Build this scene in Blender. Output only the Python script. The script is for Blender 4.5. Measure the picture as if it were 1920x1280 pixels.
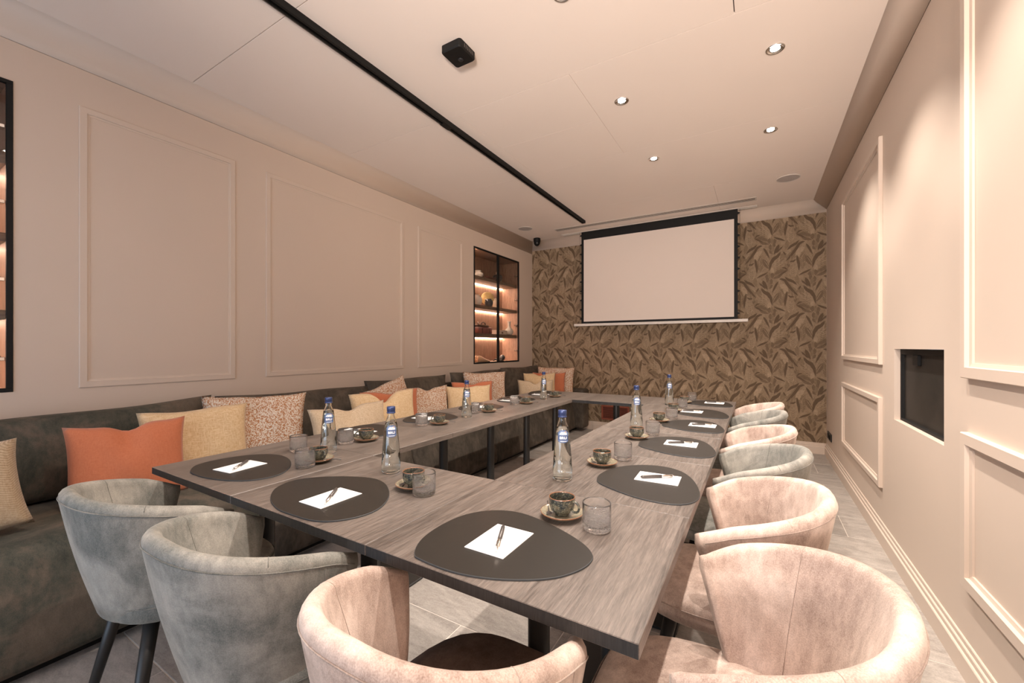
import bpy, bmesh, math, random
from mathutils import Vector, Matrix, Euler
random.seed(7)
PI = math.pi
scene = bpy.context.scene
for o in list(bpy.data.objects): bpy.data.objects.remove(o, do_unlink=True)
C = scene.collection

# ------------------------------------------------------------------ camera, world, exposure
cd = bpy.data.cameras.new('camera'); cam = bpy.data.objects.new('camera', cd); C.objects.link(cam)
cam.location = (0, 0, 1.2); cam.rotation_euler = (PI/2, 0, .5386)
cd.sensor_width = 36; cd.lens = 36*772.53/1920; cd.shift_y = .0055; cd.clip_start = .02
scene.camera = cam
vs = scene.view_settings
vs.view_transform = 'Standard'; vs.look = 'None'; vs.gamma = 1; vs.use_curve_mapping = False
vs.exposure = 0.66
cy_ = scene.cycles; cy_.max_bounces = 14; cy_.diffuse_bounces = 9; cy_.glossy_bounces = 5; cy_.transmission_bounces = 12; cy_.sample_clamp_indirect = 6
w = bpy.data.worlds.new('world'); scene.world = w; w.use_nodes = True
w.node_tree.nodes['Background'].inputs[0].default_value = (.78, .86, 1, 1)
w.node_tree.nodes['Background'].inputs[1].default_value = 1.0

def area(name, loc, rot, sx, sy, power, color):
    l = bpy.data.lights.new(name, 'AREA'); l.shape = 'RECTANGLE'; l.size = sx; l.size_y = sy
    l.energy = power; l.color = color
    o = bpy.data.objects.new(name, l); C.objects.link(o); o.location = loc; o.rotation_euler = rot
    return o
# daylight through the window in the wall behind the camera
WIN = (-2.75, -.35, .35, 2.35)       # x0 x1 z0 z1 of the window opening in wall_back
area('window_daylight', (-1.55, -1.74, 1.0), (PI/2, 0, 0), 2.2, 1.2, 14, (.55, .76, 1))
# warm fill spot added behind the camera to brighten ceiling and screen
fill_data = bpy.data.lights.new('added_fill_spot', 'SPOT'); fill_data.energy = 440; fill_data.color = (1, .83, .71); fill_data.spot_size = math.radians(84); fill_data.spot_blend = 1; fill_data.shadow_soft_size = .25
fill_obj = bpy.data.objects.new('added_fill_spot', fill_data); C.objects.link(fill_obj); fill_obj.location = (.30, -1.50, 1.35); fill_obj.rotation_euler = (PI/2+math.radians(20), 0, .16)
SPOT_POWER = 51
SPOT_COL = (1, .885, .785)
SPOT_XY = [(-.776, .79), (.08, .76), (-.776, 1.75), (.08, 1.70), (-.776, 2.715), (.08, 2.67), (-.776, 3.69), (.08, 3.65)]

# ------------------------------------------------------------------ material helpers
def new_mat(name):
    m = bpy.data.materials.new(name); m.use_nodes = True
    nt = m.node_tree; b = nt.nodes['Principled BSDF']
    return m, nt, b
def nd(nt, typ, **kw):
    n = nt.nodes.new(typ)
    for k, v in kw.items():
        if k in n.inputs: n.inputs[k].default_value = v
        else: setattr(n, k, v)
    return n
def lk(nt, a, b): nt.links.new(a, b)
def c4(c): return (c[0], c[1], c[2], 1)
def coords(nt, scale=(1, 1, 1), kind='Object', rot=(0, 0, 0)):
    tc = nd(nt, 'ShaderNodeTexCoord'); mp = nd(nt, 'ShaderNodeMapping')
    mp.inputs['Scale'].default_value = scale; mp.inputs['Rotation'].default_value = rot
    lk(nt, tc.outputs[kind], mp.inputs['Vector']); return mp.outputs[0]
def ramp(nt, fac, stops):
    r = nd(nt, 'ShaderNodeValToRGB'); e = r.color_ramp.elements
    e[0].position, e[0].color = stops[0][0], c4(stops[0][1]); e[1].position, e[1].color = stops[-1][0], c4(stops[-1][1])
    for p, c in stops[1:-1]:
        x = e.new(p); x.color = c4(c)
    lk(nt, fac, r.inputs[0]); return r.outputs[0]
def mixc(nt, fac, a, b, mode='MIX'):
    m = nd(nt, 'ShaderNodeMix', data_type='RGBA', blend_type=mode)
    for s, v in ((m.inputs[0], fac), (m.inputs[6], a), (m.inputs[7], b)):
        if isinstance(v, bpy.types.NodeSocket): lk(nt, v, s)
        elif isinstance(v, (int, float)): s.default_value = v
        else: s.default_value = c4(v)
    return m.outputs[2]
def noise(nt, vec, scale, detail=4, rough=.55, dist=0):
    n = nd(nt, 'ShaderNodeTexNoise', Scale=scale, Detail=detail, Roughness=rough, Distortion=dist)
    lk(nt, vec, n.inputs['Vector']); return n.outputs[0]
def bump(nt, b, h, strength=.2, dist=.002):
    n = nd(nt, 'ShaderNodeBump', Strength=strength, Distance=dist)
    lk(nt, h, n.inputs['Height']); lk(nt, n.outputs[0], b.inputs['Normal'])
def plain(name, col, rough=.5, metal=0, spec=.5, var=.06, scale=30, bmp=0, **kw):
    m, nt, b = new_mat(name)
    v = coords(nt); n = noise(nt, v, scale)
    lk(nt, ramp(nt, n, [(.3, [c*(1-var) for c in col]), (.7, [min(1, c*(1+var)) for c in col])]), b.inputs['Base Color'])
    b.inputs['Roughness'].default_value = rough; b.inputs['Metallic'].default_value = metal
    b.inputs['Specular IOR Level'].default_value = spec
    if bmp: bump(nt, b, noise(nt, v, scale*8), bmp, .001)
    for k, x in kw.items(): b.inputs[k].default_value = x
    return m
def velvet(name, c0, c1, c2, sheen=.35, fine=1.0, bs=4.5, wd=.09):
    m, nt, b = new_mat(name)
    tc = nd(nt, 'ShaderNodeTexCoord'); oi = nd(nt, 'ShaderNodeObjectInfo')
    ad = nd(nt, 'ShaderNodeVectorMath', operation='MULTIPLY_ADD'); ad.inputs[1].default_value = (7, 7, 7)
    cb = nd(nt, 'ShaderNodeCombineXYZ')
    for i in range(3): lk(nt, oi.outputs['Random'], cb.inputs[i])
    lk(nt, cb.outputs[0], ad.inputs[0]); lk(nt, tc.outputs['Object'], ad.inputs[2])
    v = ad.outputs[0]
    big = noise(nt, v, bs, 6, .62, .6)
    col = ramp(nt, big, [(.5-wd, c0), (.5, c1), (.5+wd, c2)])
    mp = nd(nt, 'ShaderNodeMapping'); mp.inputs['Scale'].default_value = (1, 1, .35); lk(nt, v, mp.inputs[0])
    med = noise(nt, mp.outputs[0], 38, 5, .7)
    col = mixc(nt, .35*fine, col, ramp(nt, med, [(.3, [x*.62 for x in c0]), (.7, [min(1, x*1.2) for x in c2])]))
    wv = noise(nt, v, 420, 2, .5)
    col = mixc(nt, .18*fine, col, ramp(nt, wv, [(.3, [x*.55 for x in c0]), (.7, [min(1, x*1.35) for x in c2])]))
    lk(nt, col, b.inputs['Base Color'])
    b.inputs['Roughness'].default_value = .82; b.inputs['Specular IOR Level'].default_value = .25
    b.inputs['Sheen Weight'].default_value = sheen; b.inputs['Sheen Roughness'].default_value = .4
    b.inputs['Sheen Tint'].default_value = c4([min(1, x*1.5) for x in c2])
    h = nd(nt, 'ShaderNodeMath', operation='MULTIPLY_ADD'); h.inputs[1].default_value = .5
    lk(nt, med, h.inputs[0]); lk(nt, wv, h.inputs[2]); bump(nt, b, h.outputs[0], .22, .0015)
    return m
def paint(name, col, rough=.6):
    m, nt, b = new_mat(name); v = coords(nt)
    n = noise(nt, v, 1.3, 3)
    lk(nt, ramp(nt, n, [(.3, [c*.985 for c in col]), (.7, [c*1.01 for c in col])]), b.inputs['Base Color'])
    b.inputs['Roughness'].default_value = rough; b.inputs['Specular IOR Level'].default_value = .35
    bump(nt, b, noise(nt, v, 260, 2), .06, .0006)
    return m
def glass(name, tint=(1, 1, 1), rough=0., ior=1.45, crackle=0.):
    m, nt, b = new_mat(name)
    b.inputs['Base Color'].default_value = c4(tint); b.inputs['Transmission Weight'].default_value = 1
    b.inputs['Roughness'].default_value = rough; b.inputs['IOR'].default_value = ior
    if crackle:
        v = coords(nt, (1, 1, 1.3)); vo = nd(nt, 'ShaderNodeTexVoronoi', feature='DISTANCE_TO_EDGE', Scale=190)
        nn = nd(nt, 'ShaderNodeTexNoise', Scale=60, Detail=3)
        lk(nt, v, nn.inputs[0]); mv = mixc(nt, .02, (0, 0, 0), (1, 1, 1))
        ad = nd(nt, 'ShaderNodeVectorMath', operation='MULTIPLY_ADD'); ad.inputs[1].default_value = (.012, .012, .012)
        lk(nt, nn.outputs[1], ad.inputs[0]); lk(nt, v, ad.inputs[2]); lk(nt, ad.outputs[0], vo.inputs['Vector'])
        mr = nd(nt, 'ShaderNodeMapRange'); mr.inputs[2].default_value = .06; lk(nt, vo.outputs['Distance'], mr.inputs[0])
        # crackle only on the lower two thirds of the tumbler
        sp = nd(nt, 'ShaderNodeSeparateXYZ'); lk(nt, coords(nt), sp.inputs[0])
        zz = nd(nt, 'ShaderNodeMapRange'); zz.inputs[1].default_value = .056; zz.inputs[2].default_value = .044; zz.inputs[3].default_value = 0; zz.inputs[4].default_value = 1
        lk(nt, sp.outputs[2], zz.inputs[0])
        bn = nd(nt, 'ShaderNodeBump', Distance=.0016); lk(nt, mr.outputs[0], bn.inputs['Height'])
        mu = nd(nt, 'ShaderNodeMath', operation='MULTIPLY'); mu.inputs[1].default_value = crackle; lk(nt, zz.outputs[0], mu.inputs[0])
        lk(nt, mu.outputs[0], bn.inputs['Strength']); lk(nt, bn.outputs[0], b.inputs['Normal'])
        cr = nd(nt, 'ShaderNodeMapRange'); cr.inputs[1].default_value = .0; cr.inputs[2].default_value = .05; cr.inputs[3].default_value = .22; cr.inputs[4].default_value = 0; lk(nt, vo.outputs['Distance'], cr.inputs[0])
        m2 = nd(nt, 'ShaderNodeMath', operation='MULTIPLY_ADD'); lk(nt, cr.outputs[0], m2.inputs[0]); lk(nt, zz.outputs[0], m2.inputs[1]); m2.inputs[2].default_value = .008
        sb = nd(nt, 'ShaderNodeMath', operation='SUBTRACT'); sb.inputs[0].default_value = 1; lk(nt, m2.outputs[0], sb.inputs[1]); lk(nt, sb.outputs[0], b.inputs['Transmission Weight'])
    return m
def emit(name, col, s):
    m, nt, b = new_mat(name)
    b.inputs['Emission Color'].default_value = c4(col); b.inputs['Emission Strength'].default_value = s
    b.inputs['Base Color'].default_value = (.8, .8, .8, 1)
    return m
def wood(name, c0, c1, c2, rough=.45, axis='Y', plank=.1, scale=1.0, spec=.5):
    m, nt, b = new_mat(name)
    tc = nd(nt, 'ShaderNodeTexCoord'); oi = nd(nt, 'ShaderNodeObjectInfo')
    cb = nd(nt, 'ShaderNodeCombineXYZ')
    for i in range(3): lk(nt, oi.outputs['Random'], cb.inputs[i])
    ad = nd(nt, 'ShaderNodeVectorMath', operation='MULTIPLY_ADD'); ad.inputs[1].default_value = (3, 5, 0)
    lk(nt, cb.outputs[0], ad.inputs[0]); lk(nt, tc.outputs['Object'], ad.inputs[2]); v0 = ad.outputs[0]
    sp = nd(nt, 'ShaderNodeSeparateXYZ'); lk(nt, v0, sp.inputs[0])
    a = {'Y': 0, 'Z': 0}[axis] if axis != 'X' else 1
    dv = nd(nt, 'ShaderNodeMath', operation='DIVIDE'); dv.inputs[1].default_value = plank; lk(nt, sp.outputs[a], dv.inputs[0])
    fl = nd(nt, 'ShaderNodeMath', operation='FLOOR'); lk(nt, dv.outputs[0], fl.inputs[0])
    wn = nd(nt, 'ShaderNodeTexWhiteNoise', noise_dimensions='1D'); lk(nt, fl.outputs[0], wn.inputs['W'])
    off = nd(nt, 'ShaderNodeVectorMath', operation='MULTIPLY_ADD'); off.inputs[1].default_value = (4, 4, 4)
    lk(nt, wn.outputs[1], off.inputs[0]); lk(nt, v0, off.inputs[2])
    mp = nd(nt, 'ShaderNodeMapping'); s = [scale]*3; s['XYZ'.index(axis)] = scale*.065
    mp.inputs['Scale'].default_value = s; lk(nt, off.outputs[0], mp.inputs[0]); v = mp.outputs[0]
    g1 = noise(nt, v, 34, 6, .68, .45); g2 = noise(nt, v, 170, 3, .7)
    col = ramp(nt, g1, [(.32, c0), (.5, c1), (.68, c2)])
    col = mixc(nt, .5, col, ramp(nt, g2, [(.38, [x*.55 for x in c0]), (.65, [min(1, x*1.15) for x in c2])]))
    col = mixc(nt, .28, col, ramp(nt, wn.outputs[0], [(0, c0), (1, c2)]))
    lk(nt, col, b.inputs['Base Color'])
    rr = nd(nt, 'ShaderNodeMapRange'); rr.inputs[3].default_value = rough-.08; rr.inputs[4].default_value = rough+.12
    lk(nt, g1, rr.inputs[0]); lk(nt, rr.outputs[0], b.inputs['Roughness']); b.inputs['Specular IOR Level'].default_value = spec
    bump(nt, b, g2, .5, .0012)
    return m

M = {}
M['wall'] = paint('wall_paint', (.66, .555, .47))
M['wallR'] = M['wall']
M['trim'] = paint('trim_paint', (.67, .565, .48), .5)
M['ceil'] = paint('ceiling_paint', (.90, .82, .755), .7)
M['grout'] = plain('grout', (.66, .60, .54), .8, var=.1)
def tile_mat():
    m, nt, b = new_mat('stone_tile')
    oi = nd(nt, 'ShaderNodeObjectInfo'); tc = nd(nt, 'ShaderNodeTexCoord')
    cb = nd(nt, 'ShaderNodeCombineXYZ')
    for i in range(3): lk(nt, oi.outputs['Random'], cb.inputs[i])
    ad = nd(nt, 'ShaderNodeVectorMath', operation='MULTIPLY_ADD'); ad.inputs[1].default_value = (9, 13, 5)
    lk(nt, cb.outputs[0], ad.inputs[0]); lk(nt, tc.outputs['Object'], ad.inputs[2])
    mp = nd(nt, 'ShaderNodeMapping'); mp.inputs['Scale'].default_value = (.55, 1.5, 1); lk(nt, ad.outputs[0], mp.inputs[0]); v = mp.outputs[0]
    n1 = noise(nt, v, 4.5, 8, .68, 1.0); n2 = noise(nt, v, 26, 6, .75, .5); n3 = noise(nt, ad.outputs[0], 190, 2)
    col = ramp(nt, n1, [(.3, (.20, .172, .15)), (.5, (.37, .33, .295)), (.7, (.56, .505, .455))])
    col = mixc(nt, .4, col, ramp(nt, n2, [(.35, (.20, .18, .165)), (.65, (.54, .50, .46))]))
    col = mixc(nt, .2, col, ramp(nt, n3, [(.3, (.18, .165, .15)), (.7, (.62, .58, .53))]))
    hs = nd(nt, 'ShaderNodeMapRange'); hs.inputs[3].default_value = .88; hs.inputs[4].default_value = 1.1; lk(nt, oi.outputs['Random'], hs.inputs[0])
    mu = nd(nt, 'ShaderNodeVectorMath', operation='SCALE'); lk(nt, col, mu.inputs[0]); lk(nt, hs.outputs[0], mu.inputs['Scale'])
    lk(nt, mu.outputs[0], b.inputs['Base Color']); b.inputs['Roughness'].default_value = .52
    bump(nt, b, n2, .25, .002); return m
M['tile'] = tile_mat()
M['table'] = wood('grey_oak', (.052, .040, .033), (.112, .090, .077), (.205, .170, .147), .36, 'Y', .105, 1.35, .8)
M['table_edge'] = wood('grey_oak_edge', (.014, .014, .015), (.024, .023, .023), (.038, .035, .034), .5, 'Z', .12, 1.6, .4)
M['walnut'] = wood('walnut_panel', (.17, .095, .06), (.26, .15, .10), (.36, .22, .155), .5, 'Z', .16, .8, .35)
M['shelfwood'] = wood('shelf_oak', (.12, .08, .055), (.17, .115, .08), (.22, .155, .11), .5, 'Y', .3, .8, .3)
M['pink'] = velvet('rose_velvet', (.31, .215, .175), (.52, .395, .335), (.76, .63, .56), .36)
M['grey'] = velvet('sage_grey_velvet', (.10, .112, .105), (.225, .225, .205), (.40, .38, .34), .38)
M['shaded_seat'] = velvet('rose_velvet_shaded', (.075, .05, .04), (.125, .085, .065), (.19, .135, .11), .2)  # rose velvet with the seat's shadow put into its colour
M['bench'] = velvet('moss_velvet', (.018, .032, .027), (.052, .060, .048), (.135, .105, .080), .42, 1.0, 3.4, .08)
M['bench2'] = velvet('moss_velvet_brown', (.036, .031, .025), (.072, .060, .047), (.130, .105, .082), .25, 1.0, 4.4)
def darker(m, k, name):
    c = m.copy(); c.name = name; nt = c.node_tree; b = nt.nodes['Principled BSDF']; l = b.inputs['Base Color'].links[0]; src = l.from_socket
    lk(nt, mixc(nt, 1, src, (k, k, k), 'MULTIPLY'), b.inputs['Base Color']); return c
for k_ in ('pink', 'grey', 'shaded_seat'): M[k_+'_seam'] = darker(M[k_], .72, k_+'_seam'); M[k_]['seam'] = k_+'_seam'
M['legs'] = plain('black_lacquer', (.018, .018, .018), .45)
M['steel_blk'] = plain('black_steel', (.022, .021, .020), .4)
M['mat'] = plain('placemat_leather', (.019, .016, .013), .42, spec=.35, var=.05, scale=8, bmp=.08)
M['mat_edge'] = plain('placemat_edge', (.045, .05, .055), .6)
M['paper'] = plain('paper_white', (.90, .90, .90), .5, var=.01)
M['pen'] = plain('pen_grey', (.10, .09, .085), .3, .4)
M['chrome'] = plain('chrome', (.75, .73, .7), .15, 1.0)
M['black'] = plain('matte_black', (.006, .006, .006), .6, spec=.3)
M['glass'] = glass('tumbler_glass', (1, 1, 1), 0, 1.40, .7)
M['bottle'] = glass('bottle_glass', (.975, 1, .975), 0, 1.45)
M['water'] = glass('water', (1, 1, 1), 0, 1.33)
M['pane'] = glass('door_glass', (1, 1, 1), 0, 1.3)
M['cap'] = plain('cap_blue', (.035, .055, .15), .3, .3)
M['lab_blue'] = plain('label_blue', (.13, .19, .33), .5, var=.02)
M['lab_dark'] = plain('label_navy', (.05, .085, .20), .5, var=.02)
M['lab_white'] = plain('label_white', (.85, .87, .9), .5, var=.02)
M['lab_orange'] = plain('label_orange', (.75, .30, .12), .5)
M['screen'] = paint('screen_white', (.76, .68, .62), .85)
M['bar'] = plain('bar_white', (.72, .68, .63), .4)
M['copper'] = plain('copper_paint', (.30, .085, .05), .45, .3)
M['led'] = emit('led_strip', (1, .70, .52), 105)
M['led_added'] = emit('led_strip_added', (1, .68, .50), 45)  # glow of the extra hidden strip, added for the top compartment
M['lamp'] = emit('lamp_face', (1, .93, .85), 60)
M['socket'] = plain('socket_black', (.018, .018, .02), .35)
M['speaker'] = plain('speaker_mesh', (.50, .46, .44), .7, var=.25, scale=300)
M['slot'] = plain('slot_shadow_grey', (.07, .06, .055), .8)
def niche_mat():
    m, nt, b = new_mat('niche_black'); v = coords(nt)
    n = noise(nt, v, 260, 2); n2 = noise(nt, v, 5, 4)
    col = mixc(nt, ramp(nt, n, [(.62, (0, 0, 0)), (.8, (.6, .6, .6))]), ramp(nt, n2, [(.3, (.018, .016, .014)), (.7, (.035, .029, .024))]), (.09, .075, .06))
    lk(nt, col, b.inputs['Base Color']); b.inputs['Roughness'].default_value = .55; b.inputs['Specular IOR Level'].default_value = .3; return m
M['niche'] = niche_mat()
def glaze(name, body, rim):
    m, nt, b = new_mat(name)
    tc = nd(nt, 'ShaderNodeTexCoord'); v = tc.outputs['Object']
    n = noise(nt, v, 55, 5, .7); n2 = noise(nt, v, 190, 3, .7)
    col = ramp(nt, n, body)
    col = mixc(nt, ramp(nt, n2, [(.54, (0, 0, 0)), (.66, (.7, .7, .7))]), col, (.30, .29, .21))
    at = nd(nt, 'ShaderNodeVertexColor', layer_name='rim')
    ad = nd(nt, 'ShaderNodeMath', operation='MULTIPLY_ADD'); ad.inputs[1].default_value = .4; lk(nt, n, ad.inputs[0]); lk(nt, at.outputs[0], ad.inputs[2])
    f = nd(nt, 'ShaderNodeMapRange'); f.inputs[1].default_value = .75; f.inputs[2].default_value = 1.0; lk(nt, ad.outputs[0], f.inputs[0])
    col = mixc(nt, f.outputs[0], col, rim)
    lk(nt, col, b.inputs['Base Color']); b.inputs['Roughness'].default_value = .14; b.inputs['Coat Weight'].default_value = .4
    return m
M['cup'] = glaze('reactive_glaze', [(.34, (.020, .028, .032)), (.5, (.060, .062, .050)), (.68, (.16, .13, .085))], (.21, .095, .05))
M['saucer'] = glaze('saucer_glaze', [(.3, (.10, .09, .065)), (.5, (.25, .22, .155)), (.7, (.42, .37, .28))], (.23, .105, .055))
def boucle():
    m, nt, b = new_mat('boucle_rust_white'); v = coords(nt)
    vo = nd(nt, 'ShaderNodeTexVoronoi', Scale=185); lk(nt, v, vo.inputs[0])
    nn = noise(nt, v, 190, 3, .8)
    ad = nd(nt, 'ShaderNodeMath', operation='MULTIPLY_ADD'); ad.inputs[1].default_value = .35
    sp = nd(nt, 'ShaderNodeSeparateColor'); lk(nt, vo.outputs['Color'], sp.inputs[0]); lk(nt, sp.outputs[0], ad.inputs[0]); lk(nt, nn, ad.inputs[2])
    col = ramp(nt, ad.outputs[0], [(.61, (.47, .20, .08)), (.65, (.55, .30, .16)), (.70, (.80, .71, .60))])
    lk(nt, col, b.inputs['Base Color']); b.inputs['Roughness'].default_value = .9
    bump(nt, b, ad.outputs[0], .9, .006); return m
def weave(name, a, bcol, s=260, bstr=.3, herring=False):
    m, nt, b = new_mat(name); v = coords(nt)
    n = noise(nt, coords(nt, (1, .15, 1)), s, 3, .7); n2 = noise(nt, coords(nt, (1, 1, .15)), s, 3, .7); n3 = noise(nt, v, 7, 3)
    mm = nd(nt, 'ShaderNodeMath', operation='MAXIMUM'); lk(nt, n, mm.inputs[0]); lk(nt, n2, mm.inputs[1])
    col = ramp(nt, mm.outputs[0], [(.42, a), (.68, bcol)])
    if herring:
        wv = nd(nt, 'ShaderNodeTexWave', Scale=70, Distortion=1.5); wv.bands_direction = 'DIAGONAL'; lk(nt, v, wv.inputs[0])
        col = mixc(nt, .35, col, ramp(nt, wv.outputs[1], [(.3, [x*.6 for x in a]), (.7, bcol)]))
    col = mixc(nt, ramp(nt, n3, [(.3, (0, 0, 0)), (.7, (.3, .3, .3))]), col, a)
    lk(nt, col, b.inputs['Base Color']); b.inputs['Roughness'].default_value = .88; b.inputs['Sheen Weight'].default_value = .15
    bump(nt, b, mm.outputs[0], bstr, .0015); return m
M['boucle'] = boucle()
M['rust'] = weave('rust_cotton', (.46, .135, .060), (.54, .18, .085), 300, .2)
M['yellow'] = weave('straw_linen', (.56, .37, .19), (.76, .60, .39), 200, .4)
M['beige'] = weave('beige_linen', (.44, .32, .20), (.66, .53, .38), 240, .4)
M['herring'] = weave('beige_herringbone', (.34, .24, .14), (.58, .47, .34), 220, .4, True)

# ------------------------------------------------------------------ mesh helpers
def link(name, me, mat=None, parent=None, loc=(0, 0, 0), rot=(0, 0, 0)):
    o = bpy.data.objects.new(name, me); C.objects.link(o); o.location = loc; o.rotation_euler = rot
    if mat is not None:
        if isinstance(mat, (list, tuple)):
            for x in mat: me.materials.append(x)
        else: me.materials.append(mat)
    if parent: o.parent = parent
    return o
def tag(o, label=None, cat=None, group=None, kind=None):
    if label: o['label'] = label
    if cat: o['category'] = cat
    if group: o['group'] = group
    if kind: o['kind'] = kind
    return o
def thing(name, label, cat, loc=(0, 0, 0), rz=0, group=None):
    o = bpy.data.objects.new(name, None); C.objects.link(o); o.location = loc; o.rotation_euler = (0, 0, rz)
    o.empty_display_size = .05
    return tag(o, label, cat, group)
class B:
    """collects primitives into one mesh"""
    def __init__(s): s.bm = bmesh.new()
    def box(s, x0, x1, y0, y1, z0, z1, mi=0):
        vs_ = [s.bm.verts.new(p) for p in ((x0,y0,z0),(x1,y0,z0),(x1,y1,z0),(x0,y1,z0),(x0,y0,z1),(x1,y0,z1),(x1,y1,z1),(x0,y1,z1))]
        for f in ((3,2,1,0),(4,5,6,7),(0,1,5,4),(1,2,6,5),(2,3,7,6),(3,0,4,7)):
            s.bm.faces.new([vs_[i] for i in f]).material_index = mi
        return s
    def bbox(s, x0, x1, y0, y1, z0, z1, bev=.004, seg=2, mi=0):
        t = bmesh.new(); q = B.__new__(B); q.bm = t; q.box(x0, x1, y0, y1, z0, z1, mi)
        bmesh.ops.bevel(t, geom=t.edges[:], offset=bev, segments=seg, affect='EDGES', profile=.5)
        s.merge(t); return s
    def merge(s, t, mtx=None):
        me = bpy.data.meshes.new('tmp'); t.to_mesh(me); t.free()
        if mtx: me.transform(mtx)
        s.bm.from_mesh(me); bpy.data.meshes.remove(me)
    def lathe(s, prof, n=24, cx=0, cy=0, mi=0, close=False):
        rings = []
        for r, z in prof:
            if r < 1e-6: rings.append([s.bm.verts.new((cx, cy, z))])
            else: rings.append([s.bm.verts.new((cx+r*math.cos(2*PI*i/n), cy+r*math.sin(2*PI*i/n), z)) for i in range(n)])
        if close: rings.append(rings[0])
        for a, b in zip(rings, rings[1:]):
            for i in range(n):
                j = (i+1) % n
                if len(a) == 1 and len(b) == 1: continue
                if len(a) == 1: f = s.bm.faces.new((a[0], b[j], b[i]))
                elif len(b) == 1: f = s.bm.faces.new((a[i], a[j], b[0]))
                else: f = s.bm.faces.new((a[i], a[j], b[j], b[i]))
                f.material_index = mi; f.smooth = True
        return s
    def tube(s, pts, r, n=10, mi=0, cap=True):
        pts = [Vector(p) for p in pts]; rs = r if isinstance(r, (list, tuple)) else [r]*len(pts)
        rings = []; up = None
        for i, p in enumerate(pts):
            d = (pts[min(i+1, len(pts)-1)]-pts[max(i-1, 0)]).normalized()
            if up is None: up = Vector((0, 0, 1)) if abs(d.z) < .9 else Vector((1, 0, 0))
            a = d.cross(up).normalized(); b = a.cross(d).normalized(); up = b
            rings.append([s.bm.verts.new(p+a*rs[i]*math.cos(2*PI*k/n)+b*rs[i]*math.sin(2*PI*k/n)) for k in range(n)])
        for a, b in zip(rings, rings[1:]):
            for k in range(n):
                f = s.bm.faces.new((a[k], a[(k+1) % n], b[(k+1) % n], b[k])); f.smooth = True; f.material_index = mi
        if cap: s.bm.faces.new(rings[0][::-1]).material_index = mi; s.bm.faces.new(rings[-1]).material_index = mi
        return s
    def prism(s, poly, z0, z1, mi=0):
        a = [s.bm.verts.new((x, y, z0)) for x, y in poly]; b = [s.bm.verts.new((x, y, z1)) for x, y in poly]
        n = len(poly); s.bm.faces.new(a[::-1]).material_index = mi; s.bm.faces.new(b).material_index = mi
        for i in range(n): s.bm.faces.new((a[i], a[(i+1) % n], b[(i+1) % n], b[i])).material_index = mi
        return s
    def mesh(s, name, fix=True):
        if fix: bmesh.ops.recalc_face_normals(s.bm, faces=s.bm.faces)
        me = bpy.data.meshes.new(name); s.bm.to_mesh(me); s.bm.free(); return me
    def obj(s, name, mat, parent=None, loc=(0, 0, 0), rot=(0, 0, 0), smooth=False, fix=True):
        me = s.mesh(name, fix)
        if smooth:
            for p in me.polygons: p.use_smooth = True
        return link(name, me, mat, parent, loc, rot)
def sharp(o, ang=35):
    me = o.data
    for p in me.polygons: p.use_smooth = True
    me.set_sharp_from_angle(angle=math.radians(ang)); return o
def smooth_poly(pts, sub=4):
    n = len(pts); out = []
    for i in range(n):
        p0, p1, p2, p3 = (Vector(pts[(i+k-1) % n]) for k in range(4))
        for t in range(sub):
            u = t/sub
            out.append(tuple(.5*((2*p1)+(-p0+p2)*u+(2*p0-5*p1+4*p2-p3)*u*u+(-p0+3*p1-3*p2+p3)*u**3)))
    return out
def laplace(pts, k=2):
    for _ in range(k):
        n = len(pts); pts = [tuple((Vector(pts[i-1])+2*Vector(pts[i])+Vector(pts[(i+1) % n]))/4) for i in range(n)]
    return pts
def copy_tree(o, parent=None):
    c = o.copy(); C.objects.link(c)
    if parent: c.parent = parent
    for ch in list(o.children): copy_tree(ch, c)
    return c
def struct(o, name=None):
    o['kind'] = 'structure'; return o

# ------------------------------------------------------------------ room
WL, WR, YW, ZC, YB = -3.07, .658, 5.76, 2.83, -1.70
# floor with stone tiles
fl = struct(B().box(WL-.02, WR+.02, YB, YW+.02, -.06, -.0015).obj('floor', M['grout']))
tile_cache = {}
k = 0; y = 5.63+.383
for r in range(21):
    y1 = 5.63-.3832*(r-1); y0 = y1-.3832
    xo = .49 if r % 2 == 0 else .49-.398          # joints staggered by half a tile
    xs = [xo+.796*i for i in range(-6, 3)]
    ya, yb = max(y0, YB), min(y1, YW)
    if yb-ya < .02: continue
    for xa, xb in zip(xs, xs[1:]):
        a, b = max(xa, WL), min(xb, WR)
        if b-a < .02: continue
        key = (round(b-a, 3), round(yb-ya, 3))
        if key not in tile_cache:
            hx, hy = (b-a)/2-.0022, (yb-ya)/2-.0022
            tile_cache[key] = B().bbox(-hx, hx, -hy, hy, -.008, 0, .0015, 1).mesh('tile'); tile_cache[key].materials.append(M['tile'])
        link('tile', tile_cache[key], None, fl, ((a+b)/2, (ya+yb)/2, 0))
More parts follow.
